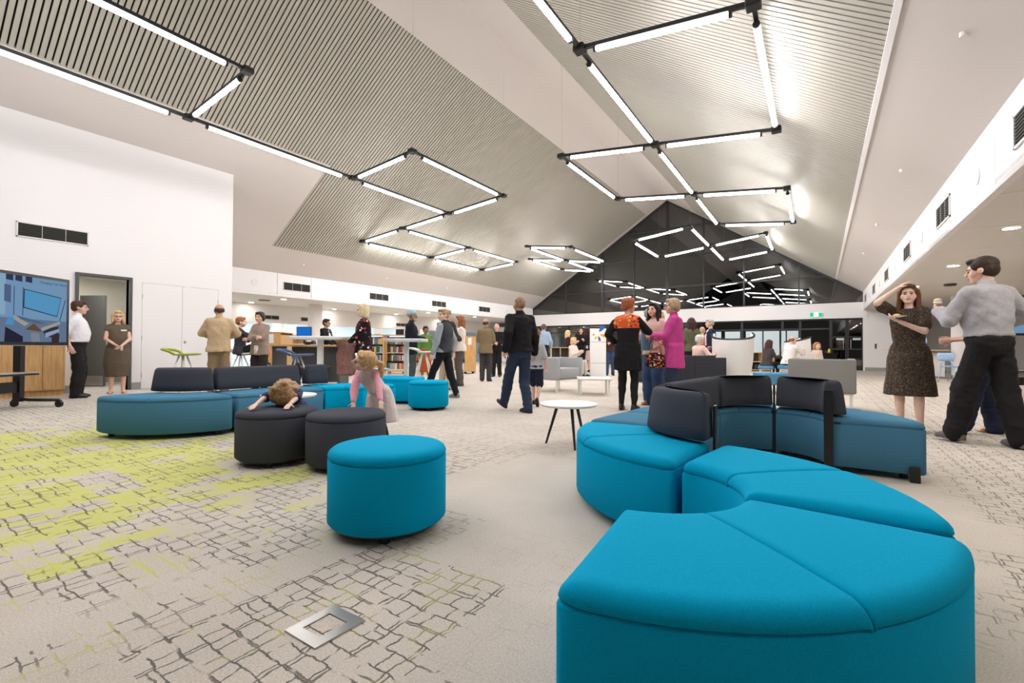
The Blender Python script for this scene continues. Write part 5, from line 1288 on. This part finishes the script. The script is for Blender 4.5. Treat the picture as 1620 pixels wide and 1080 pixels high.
# ---------------------------------------------------------------- centre group
p = gp(1066, 648)
PINK = CL_('magenta_shirt', (192, 70, 138))
i = person('short-haired woman in a magenta shirt with glasses, floral handbag on her arm', (p.x, p.y), (-.98, .08), 1.69, 'fair', fem=True, fat=1.25, near=True,
    hands=[(-.02, .34, 1.13), (.06, .34, 1.16)], elbow=[(-.5, -.8, -.5), (.5, -.8, -.5)], curl=.9, head=(-6, 0), top=PINK, sleeve=.95, hem=.66, collar=True, topfat=1.8, bottom=DJEANS, leg_w=1.6, hair=(172, 148, 116), hstyle='crop', glasses=True)
h = wp(i, i['wr'][0] + V(-.05, -.06, 0))
FLOR = pattern('floral_bag', (40, 30, 36), [(232, 120, 50), (240, 226, 214), (176, 60, 120), (220, 160, 60), (70, 60, 130), (228, 90, 70)], 26, .42)
hb = thing('handbag', 'small multicoloured floral handbag hanging from the magenta woman\'s arm', 'handbag', (h.x, h.y, h.z), i['root'].rotation_euler.z + PI / 2)
q = MB(); q.loft([ring(V(0, 0, z), V(a, 0, 0), V(0, b, 0), 20, 2.6) for z, a, b in ((-.46, .10, .05), (-.44, .135, .065), (-.36, .15, .07), (-.27, .12, .055), (-.23, .09, .03))]); q.build('bag_body', FLOR, hb, smooth=True)
for sy in (-.02, .02): MB().tube([(-.075, sy, -.24), (-.06, sy * 2, -.10), (0, sy * 2.2, .0), (.06, sy * 2, -.10), (.075, sy, -.24)], .008, 6).build('handle', mat('tan_leather', (196, 128, 76), .5), hb, smooth=True)
h = wp(i, i['wr'][1] + V(0, .06, -.02)); held('folder', 'light blue paper folder held upright by the magenta woman', 'folder', [('cover', MB().box((0, 0, -.06), (.20, .012, .30)), mat('folder_blue', (120, 176, 214), .5), False), ('paper', MB().box((.005, .0, -.05), (.19, .006, .29)), WPLAST, False)], h, YAW + .3)
p = gp(993, 649)
i = person('red-haired woman in a long black top with orange shoulder panel, seen from behind', (p.x, p.y), (.30, -.95), 1.69, 'fair', fem=True, fat=1.15, near=True,
    hands=[(-.22, .10, 1.02), (.12, .32, 1.28)], elbow=[(-.6, -1, 0), (.9, -.5, -.6)], head=(-38, 0), top=BLKTOP, sleeve=.85, hem=.62, topfat=1.5, bottom=BLK, bot='leggings', hair=(150, 84, 50), hstyle='crop')
ORP = pattern('orange_yoke', (214, 96, 48), [(236, 130, 70), (60, 30, 50), (200, 60, 60), (240, 170, 90)], 22, .4)
paint(i, 'top', lambda c: (c[:, 2] > 1.27 * i['s']) & (np.abs(c[:, 0]) < .18) & (c[:, 1] < .03), ORP)
p = gp(1010, 644)
person('woman with long dark hair in flared jeans facing the red-haired woman', (p.x + .12, p.y + .42), (-.5, .85), 1.68, 'fair', fem=True, hands=[(-.2, .2, 1.0), (.15, .3, 1.2)], top=CL_('blush_top', (206, 170, 160)), sleeve=.8, bottom=JEANS, leg_w=2.6, shoes=(180, 150, 120), hair=(30, 24, 24), hstyle='long')
p = gp(1027, 624)
person('grey-haired man in a navy jacket between the dark-haired and curly women', at_h(1026, 488, 1.86), (.8, .2), 1.86, 'fair', hands=[(-.1, .3, 1.15), (.2, .2, 1.0)], top=NAVY, hem=.84, bottom=DGT, hair=(138, 132, 128), collar=True)
person('curly blonde woman in a pale floral top behind the dark sofa', at_h(1043, 492, 1.75), (.35, .8), 1.75, 'fair', fem=True, hands=[(-.1, .3, 1.15), (.1, .3, 1.15)], top=pattern('pale_floral', (214, 200, 196), [(190, 120, 120), (240, 236, 230), (120, 130, 120)], 20, .3), bottom=BLK, hair=(210, 172, 110), hstyle='curly')
person('dark-haired woman in an olive top seen from behind near the sofa', at_h(1094, 502, 1.73), (-.3, -.9), 1.73, 'fair', fem=True, top=CL_('olive_top', (96, 98, 72)), bottom=BLK, hair=(62, 36, 30), hstyle='long', face=False)
person('older man in a navy suit and white shirt beyond the white wing chair', at_h(1124, 504, 1.76), (-.85, .3), 1.76, 'fair', top=CL_('navy_suit', (34, 38, 58)), hem=.82, collar=False, inner=WSH, bottom=CL_('navy_suit_trousers', (32, 35, 52)), hair=(176, 168, 160))
person('fair cropped-haired woman in a coral sleeveless top with hand on hip', at_h(1111, 517, 1.55), (.3, -.9), 1.56, 'fair', fem=True, hands=[(-.2, .1, 1.0), (.22, -.02, .98)], elbow=[(-1, -.6, 0), (1, -.5, 0)], top=CL_('coral_top', (236, 128, 116)), sleeve=0.0, bottom=DJEANS, hair=(186, 160, 130), hstyle='buzz', face=False)
SEAT = dict(hip=(0, 0, .52), feet=[(-.11, .43, .085), (.11, .43, .085)], knee=[(0, .6, 1), (0, .6, 1)])
LEO = pattern('patterned_trousers', (196, 188, 176), [(60, 56, 52), (120, 112, 100)], 34, .34)
person('white-haired person in a pale pink top sitting in the dark armchair', tuple(atd(1106, 10.7).xy), math.radians(-40), 1.62, 'fair', fat=1.2, **SEAT, hands=[(-.1, .3, .98), (.2, .3, .85)], top=CL_('pale_pink_top', (236, 200, 190)), sleeve=.45, bottom=LEO, shoes=(200, 190, 180), hair=(222, 216, 210), hstyle='short', topfat=1.4)
q = atd(1246, 13.6)
st = thing('lounge_stool', 'low white-legged blue stool under the man in the white T-shirt', 'stool', (q.x, q.y, 0)); box_bev('seat', (0, 0, .39), (.5, .45, .1), BLUEW, st, .03)
for sx in (-1, 1):
    for sy in (-1, 1): MB().cyl((sx * .2, sy * .17, 0), (sx * .18, sy * .15, .35), .015, n=8).build('leg', LEGW, st)
person('balding man in a white T-shirt sitting with his back turned', (q.x, q.y), (.55, -.7), 1.76, 'fair', fat=1.15, hip=(0, 0, .50), lean=16, feet=[(-.13, .40, .085), (.13, .42, .085)], knee=[(0, .6, 1), (0, .6, 1)], hands=[(-.15, .45, .8), (.15, .5, .85)], head=(-15, 0), top=CL_('white_tee', (222, 216, 212)), sleeve=.45, bottom=BLK, hair=(120, 92, 74), hstyle='balding', face=False)
person('long dark-haired woman sitting beside the man in the white T-shirt', (q.x - .58, q.y + .30), (.5, -.6), 1.64, 'fair', fem=True, hip=(0, 0, .47), lean=10, feet=[(-.1, .4, .085), (.1, .42, .085)], knee=[(0, .6, 1), (0, .6, 1)], hands=[(-.12, .4, .75), (.12, .4, .75)], top=CL_('dark_grey_top', (70, 62, 64)), bottom=BLK, hair=(70, 38, 34), hstyle='long', face=False)
bn = thing('bench', 'small blue bench seat under the dark-haired seated woman', 'bench', (q.x - .58, q.y + .30, 0)); box_bev('seat', (0, 0, .35), (.42, .42, .10), BLUEW, bn, .03)
for sx in (-1, 1):
    for sy in (-1, 1): MB().cyl((sx * .16, sy * .16, 0), (sx * .15, sy * .15, .31), .015, n=8).build('leg', LEGW, bn)
person('small fair-haired child standing beside the man in the white T-shirt', (q.x + .72, q.y + .12), (.3, .6), 1.08, 'pale', child=True, top=CL_('pale_kid_top', (220, 200, 190)), bottom=NAVY, hair=(170, 116, 70), hstyle='bob')
# ---------------------------------------------------------------- middle distance
p = gp(822, 652)
i = person('bald man in a black jacket and dark jeans striding away', (p.x, p.y), (-.42, -.9), 1.70, 'tan', fat=1.12, near=True, hip=(0, 0, .895),
    feet=[(-.10, .34, .12), (.09, -.10, .085)], toe=[(-.25, 1, .45), (-.3, 1, 0)], hands=[(-.27, -.08, .92), (.30, .12, .88)], head=(6, 0), top=BLKTOP, hem=.92, collar=True, topfat=1.9, bottom=DJEANS, leg_w=1.3, hair=(150, 120, 100), hstyle='buzz', face=False)
p = gp(846, 642)
person('boy in navy shorts and black sneakers walking on the far side of the bald man', (p.x - .02, p.y + .05), (.2, -.95), 1.22, 'fair', child=True, hip=(0, 0, .90), feet=[(-.08, .22, .09), (.10, -.26, .17)], toe=[(0, 1, 0), (0, .6, -.8)], top=CL_('grey_marl', (176, 176, 178)), sleeve=.48, bottom=NAVY, bot='shorts', shoes=(26, 26, 28), hair=(120, 90, 66), face=False)
p = gp(708, 631)
HOOD = CL_('charcoal_hoodie', (60, 62, 68))
i = person('fair-haired boy in a grey and charcoal hoodie and black track pants, looking back', (p.x - .18, p.y + .10), (-.62, -.35), 1.66, 'pale', near=True, hip=(0, 0, .90),
    feet=[(-.07, .36, .085), (.09, -.22, .09)], hands=[(-.26, .10, .86), (.28, -.02, .88)], head=(62, 0), top=HOOD, hem=.90, collar=True, topfat=1.3, bottom=CL_('track_pants', (32, 32, 38)), shoes=(120, 120, 124), hair=(176, 138, 96), hstyle='boy')
paint(i, 'top', lambda c: np.abs(c[:, 0]) > .175 * i['s'], CL_('grey_sleeve', (158, 162, 164)))
p = gp(706, 616)
person('man in a dark brown jacket and beige chinos standing behind the boy', at_h(706, 489, 1.77), (.55, -.75), 1.77, 'fair', fat=1.15, hands=[(-.1, .3, 1.1), (.15, .3, 1.1)], top=CL_('brown_jacket', (62, 54, 48)), hem=.80, collar=True, topfat=1.8, bottom=CL_('beige_chinos', (196, 180, 156)), leg_w=1.6, hair=(112, 106, 102), face=False)
p = gp(728, 610)
person('brown-haired woman in a cream jumper and grey flared trousers', (p.x, p.y), (-.95, .05), 1.70, 'fair', fem=True, hands=[(-.05, .30, 1.08), (.05, .30, 1.06)], top=CREAM, hem=.86, topfat=1.4, bottom=CL_('grey_flares', (92, 84, 80)), leg_w=1.9, shoes=(24, 22, 24), hair=(142, 84, 48), hstyle='long')
p = gp(768, 603)
person('man in an olive brown jacket and charcoal trousers with his back turned', (p.x, p.y), (.25, -.95), 1.72, 'tan', fat=1.12, hands=[(-.15, .3, 1.1), (.15, .3, 1.1)], top=CL_('olive_jacket', (128, 110, 84)), hem=.78, collar=True, topfat=1.7, bottom=DGT, leg_w=1.5, hair=(66, 54, 50), face=False, hstyle='balding')
person('bald older man in black facing the olive-jacketed man', at_h(786, 511, 1.70), (-.2, .95), 1.70, 'fair', fat=1.1, hands=[(-.1, .3, 1.1), (.1, .3, 1.1)], top=BLKTOP, hem=.82, bottom=BLK, leg_w=1.4, hair=(210, 200, 194), hstyle='balding')
person('turbaned bearded man in a black jacket beside the tall white table', (-8.05, 7.75), (.96, -.1), 1.80, 'brown', fat=1.1, hands=[(-.1, .3, 1.08), (.1, .3, 1.08)], top=CL_('ink_jacket', (30, 32, 42)), hem=.74, collar=True, topfat=1.5, bottom=CL_('slate_trousers', (74, 82, 84)), hair=(148, 178, 182), hstyle='turban', beard=(186, 180, 172))
q = atd(673, 12.4)
person('woman in green and orange clothes behind the turbaned man', (q.x, q.y), (.2, .7), 1.5, 'brown', fem=True, top=CL_('green_cloth', (88, 136, 64)), hem=.8, bottom=CL_('orange_cloth', (176, 88, 46)), bot='skirt', bot_hem=.3, hair=(40, 30, 28), hstyle='bun')
FLW = pattern('floral_blouse', (34, 26, 32), [(220, 120, 104), (240, 196, 190), (196, 70, 70), (120, 100, 80)], 15, .33)
q = at_h(563, 478, 1.74)
i = person('platinum-blonde woman in a black floral blouse, brown coat over her arm', (q[0] + .1, q[1] + .1), (-.95, .1), 1.72, 'pale', fem=True, fat=1.1, hands=[(-.05, .30, .98), (.2, .15, .95)], top=FLW, hem=.84, topfat=1.5, bottom=BLK, hair=(228, 206, 164), hstyle='bob')
h = wp(i, i['wr'][0]); ct = thing('folded_coat', 'draped mauve brown coat hanging over the floral blouse woman\'s arm', 'coat', (h.x, h.y, h.z), i['root'].rotation_euler.z)
q_ = MB(); q_.loft([ring(V(.02 * math.sin(k), 0, -.02 - .085 * k), V(.05 + .012 * k + .012 * math.sin(k * 2.2), 0, 0), V(0, .13 + .008 * k, 0), 18, 2.6) for k in range(7)]); q_.cap((0, -.11, 0), (0, .11, 0), .05, .05)
mq = remesh(q_, .014); folds(mq, .02, 16, 5, 3); mq.materials.append(CL_('mauve_coat', (140, 100, 92))); link('coat_fabric', mq, ct)
i = person('man in a dark suit and striped tie standing behind the service desk', (-11.6, 7.9), (.75, .55), 1.72, 'tan', hands=[(-.08, .3, 1.0), (.08, .3, 1.0)], top=CL_('black_suit', (30, 30, 34)), hem=.8, inner=WSH, bottom=BLK, hair=(48, 40, 38), glasses=True)
k = MB(); T = i['T']; s_ = i['s']; k.loft([ring(T(0, o, z), i['ex'] * (a * s_), i['ey'] * .01 * s_, 8) for z, a, o in ((1.02, .024, .138), (1.1, .032, .143), (1.38, .018, .105), (1.44, .022, .07))]); k.build('tie', pattern('tie_stripe', (80, 84, 96), [(200, 200, 205), (60, 60, 70)], 40, .3), i['root'], smooth=True)
i = person('dark-haired woman in a taupe cardigan with folded arms', (-9.75, 5.10), (-.55, .75), 1.66, 'fair', fem=True, fat=1.25, hands=[(.10, .24, 1.14), (-.10, .26, 1.18)], elbow=[(-1, -.1, -.6), (1, -.1, -.6)], top=CL_('taupe_cardigan', (150, 132, 118)), hem=.80, topfat=1.5, bottom=CL_('brown_black', (46, 40, 40)), leg_w=1.8, hair=(56, 44, 40), hstyle='crop')
k = MB(); T = i['T']; s_ = i['s']; k.loft([ring(T(0, .118, z), i['ex'] * (.055 * s_), i['ey'] * .045 * s_, 12) for z in (.82, .9, 1.0)]); k.build('blouse_front', pattern('spot_blouse', (222, 216, 208), [(60, 60, 60), (240, 236, 230)], 40, .3), i['root'], smooth=True)
person('man in a camel jacket and khaki trousers seen from behind', (-9.75, 4.30), (.12, -.98), 1.76, 'tan', fat=1.22, hands=[(-.14, .30, 1.12), (.16, .30, 1.12)], elbow=[(-1, -.7, -.3), (1, -.7, -.3)], head=(14, 0), top=CL_('camel_jacket', (190, 166, 132)), hem=.82, collar=True, topfat=2.0, bottom=KHAKI, leg_w=1.9, hair=(60, 50, 46), hstyle='balding', face=False)
q = (-10.95, 5.27)
person('red-haired woman in black sitting cross-legged on a bar stool', q, (.95, .1), 1.66, 'pale', fem=True, hip=(0, 0, .86), feet=[(-.05, .30, .45), (.12, .52, .65)], knee=[(0, 1, .4), (0, 1, .6)], toe=[(0, 1, -.4), (0, 1, -.3)], hands=[(-.1, .35, 1.22), (.1, .42, 1.30)], top=CL_('white_black_top', (60, 58, 62)), sleeve=.9, bottom=BLK, bot='leggings', hair=(160, 96, 62), hstyle='short')
# ---------------------------------------------------------------- by the door
p = gp(121, 629)
person('man in a white shirt and black trousers standing beside the display screen', (p.x, p.y), (.97, .15), 1.74, 'fair', fat=1.35, near=True, hands=[(-.16, .02, .9), (.22, -.06, .92)], top=WSH, sleeve=.48, hem=.97, collar=True, topfat=1.5, bottom=BLK, leg_w=1.9, hair=(74, 50, 36))
p = gp(185, 622)
BR = CL_('taupe_dress_cloth', (98, 86, 72))
i = person('woman with glasses in a taupe brown dress by the open doorway', (p.x, p.y), (.05, 1), 1.62, 'fair', fem=True, fat=1.2, near=True, hands=[(-.045, .25, 1.0), (.045, .26, 1.02)], elbow=[(-1, -.3, -.5), (1, -.3, -.5)], top=BR, sleeve=0.12, dress_hem=.36, topfat=1.0, flare=(.195, .235), shoes=(206, 156, 124), shoe_style='sandal', hair=(206, 172, 122), hstyle='bob', glasses=True)
T = i['T']; MB().box(T(-.09, .135, 1.33), (.09, .006, .025)).build('name_badge', WPLAST, i['root'])
h = wp(i, i['wr'][0] + V(.0, .05, -.09)); held('drinking_glass', 'small clear drink glass held by the taupe dress woman', 'glass', [('glass', MB().lathe([(.02, 0), (.026, .10), (.024, .10), (.018, .006)], n=16), mat('glass_clear', (214, 206, 196), .1), True), ('drink', MB().cyl((0, 0, .008), (0, 0, .05), .018, .021), mat('drink', (150, 110, 60), .2), False)], h)
# ---------------------------------------------------------------- group by the totem
person('man in a light blue shirt and black trousers with his back turned', at_h(860, 512, 1.80), (.1, -1), 1.80, 'fair', fat=1.3, hands=[(-.26, .1, .95), (.26, .1, .95)], top=CL_('sky_shirt', (164, 184, 206)), hem=.98, collar=True, topfat=1.9, bottom=BLK, leg_w=1.5, hair=(110, 84, 64), face=False)
person('blonde woman in a burgundy cardigan near the totem', at_h(898, 522, 1.64), (.8, -.3), 1.64, 'fair', fem=True, top=CL_('burgundy', (64, 36, 42)), hem=.8, bottom=BLK, hair=(226, 190, 140), hstyle='long', face=False)
q = at_h(907, 532, 1.30)
person('silver-blonde woman in a cream blouse sitting beyond the grey armchair', q, (.6, .4), 1.66, 'pale', fem=True, **SEAT, hands=[(-.1, .3, .85), (.1, .3, .85)], top=CREAM, topfat=1.5, bottom=CL_('pale_trousers', (210, 200, 190)), hair=(222, 186, 130), hstyle='bob')
ps = thing('lounge_stool', 'pale cube stool under the silver-blonde seated woman', 'stool', (q[0], q[1], 0)); box_bev('seat', (0, 0, .40), (.48, .48, .12), LGREY, ps, .03); box_bev('base', (0, 0, .17), (.42, .42, .34), LGREY, ps, .02)
person('dark-haired woman in black facing the totem group', at_h(919, 517, 1.66), (.0, 1), 1.66, 'fair', fem=True, hands=[(-.12, .25, 1.25), (.15, .2, 1.2)], top=BLKTOP, bottom=BLK, hair=(60, 40, 34), hstyle='long')
person('woman in a black T-shirt and dusty pink skirt seen from behind', at_h(929, 518, 1.70), (-.55, -.8), 1.70, 'fair', fem=True, fat=1.15, hands=[(-.1, .3, 1.0), (.2, .3, 1.0)], top=BLKTOP, sleeve=.48, bottom=CL_('dusty_pink', (198, 170, 166)), bot='skirt', bot_hem=.48, hair=(52, 34, 30), hstyle='long', face=False)
q = atd(965, 15.6)
person('grey-haired woman in a patterned scarf and blue jeans beside the totem', (q.x, q.y), (.1, 1), 1.64, 'fair', fem=True, hands=[(-.1, .25, 1.2), (.1, .25, 1.15)], top=CL_('dark_scarf_top', (70, 52, 50)), bottom=JEANS, hair=(190, 172, 160), hstyle='bob')
# ---------------------------------------------------------------- children at the poufs
q = atd(597, 4.22)
GP = CL_('pale_tunic', (222, 208, 206), .3); GK = CL_('pink_sleeves', (240, 172, 186), .3)
def to_local(w, root_xy, rz, H):
    v = Matrix.Rotation(-rz, 3, 'Z') @ (w - Vector((root_xy[0], root_xy[1], 0))); return tuple(v / (H / 1.75))
grz = heading(q, -.55, .83); gh = 1.02
hl, hr = gp(556, 643, .43) + F0 * .05 + Vector((0, 0, .03)), gp(600, 645, .43) + F0 * .05 + Vector((0, 0, .03))
i = person('girl in pink sleeves and a pale tunic leaning on the charcoal pouf', (q.x, q.y), grz, gh, 'pale', fem=True, child=True, near=True, hip=(0, -.08, .87), lean=46, head=(-62, 40),
    feet=[(-.10, -.16, .085), (.10, -.08, .085)], hands=[to_local(hr, q, grz, gh), to_local(hl, q, grz, gh)], elbow=[(-.4, -.5, .5), (.5, -.4, .3)], palm=[(0, .2, -1), (0, .2, -1)], curl=.12,
    top=GP, sleeve=.97, dress_hem=.46, topfat=1.0, flare=(.27, .245), dress_back=.07, dress_dep=.95, bottom=BLK, bot='leggings', shoes=(30, 30, 34), hair=(204, 164, 112), hstyle='ponytail')
sl = max(abs(a.x) for a in i['wr'])
shl_ = [i['T'](sg * .150, -.01, 1.415) for sg in (-1, 1)]
def near_arm(c):
    m_ = np.zeros(len(c), bool)
    for a, b_, e in zip(shl_, i['el'], i['wr']):
        for u, v in ((a, b_), (b_, e)):
            u_, d = np.array(u), np.array(v - u); t = np.clip((c - u_) @ d / (d @ d), 0, 1)
            m_ |= (np.linalg.norm(c - u_ - t[:, None] * d, axis=1) < .062 * i['s'] + .004) & ~((u is a) & (t < .05))
    return m_
paint(i, 'dress', near_arm, GK)
MB().tube([i['h'](.014 * math.cos(t), -.112, .03 + .026 * math.sin(t)) for t in [2 * PI * k / 12 for k in range(13)]], .006, 6).build('hair_tie', mat('hair_tie', (60, 150, 130), .6), i['root'])
q = atd(462, 4.20); krz = heading(q, -.20, .97); kh = 1.08
hl, hr = gp(388, 652, .43) + F0 * .06 + Vector((0, 0, .022)), gp(455, 648, .43) + Vector((0, 0, .024))
i = person('child with tousled light brown hair slumped face down over the charcoal pouf', (q.x, q.y), krz, kh, 'pale', child=True, near=True, hip=(0, -.10, .60), lean=60, head=(14, -34),
    feet=[(-.12, -.46, .10), (.12, -.46, .10)], knee=[(0, 1, -.8), (0, 1, -.8)], toe=[(0, -.5, -1), (0, -.5, -1)], hands=[to_local(hr, q, krz, kh), to_local(hl, q, krz, kh)], elbow=[(-1, -.1, .0), (1, .1, .2)], palm=[(0, 0, -1), (0, 0, -1)], curl=.2,
    top=CL_('navy_kid_top', (52, 58, 92)), sleeve=.40, bottom=CL_('navy_kid_leggings', (44, 46, 70)), bot='leggings', hair=(158, 122, 82), hstyle='tousled', face=False)
bpy.data.scenes.remove(TMP)
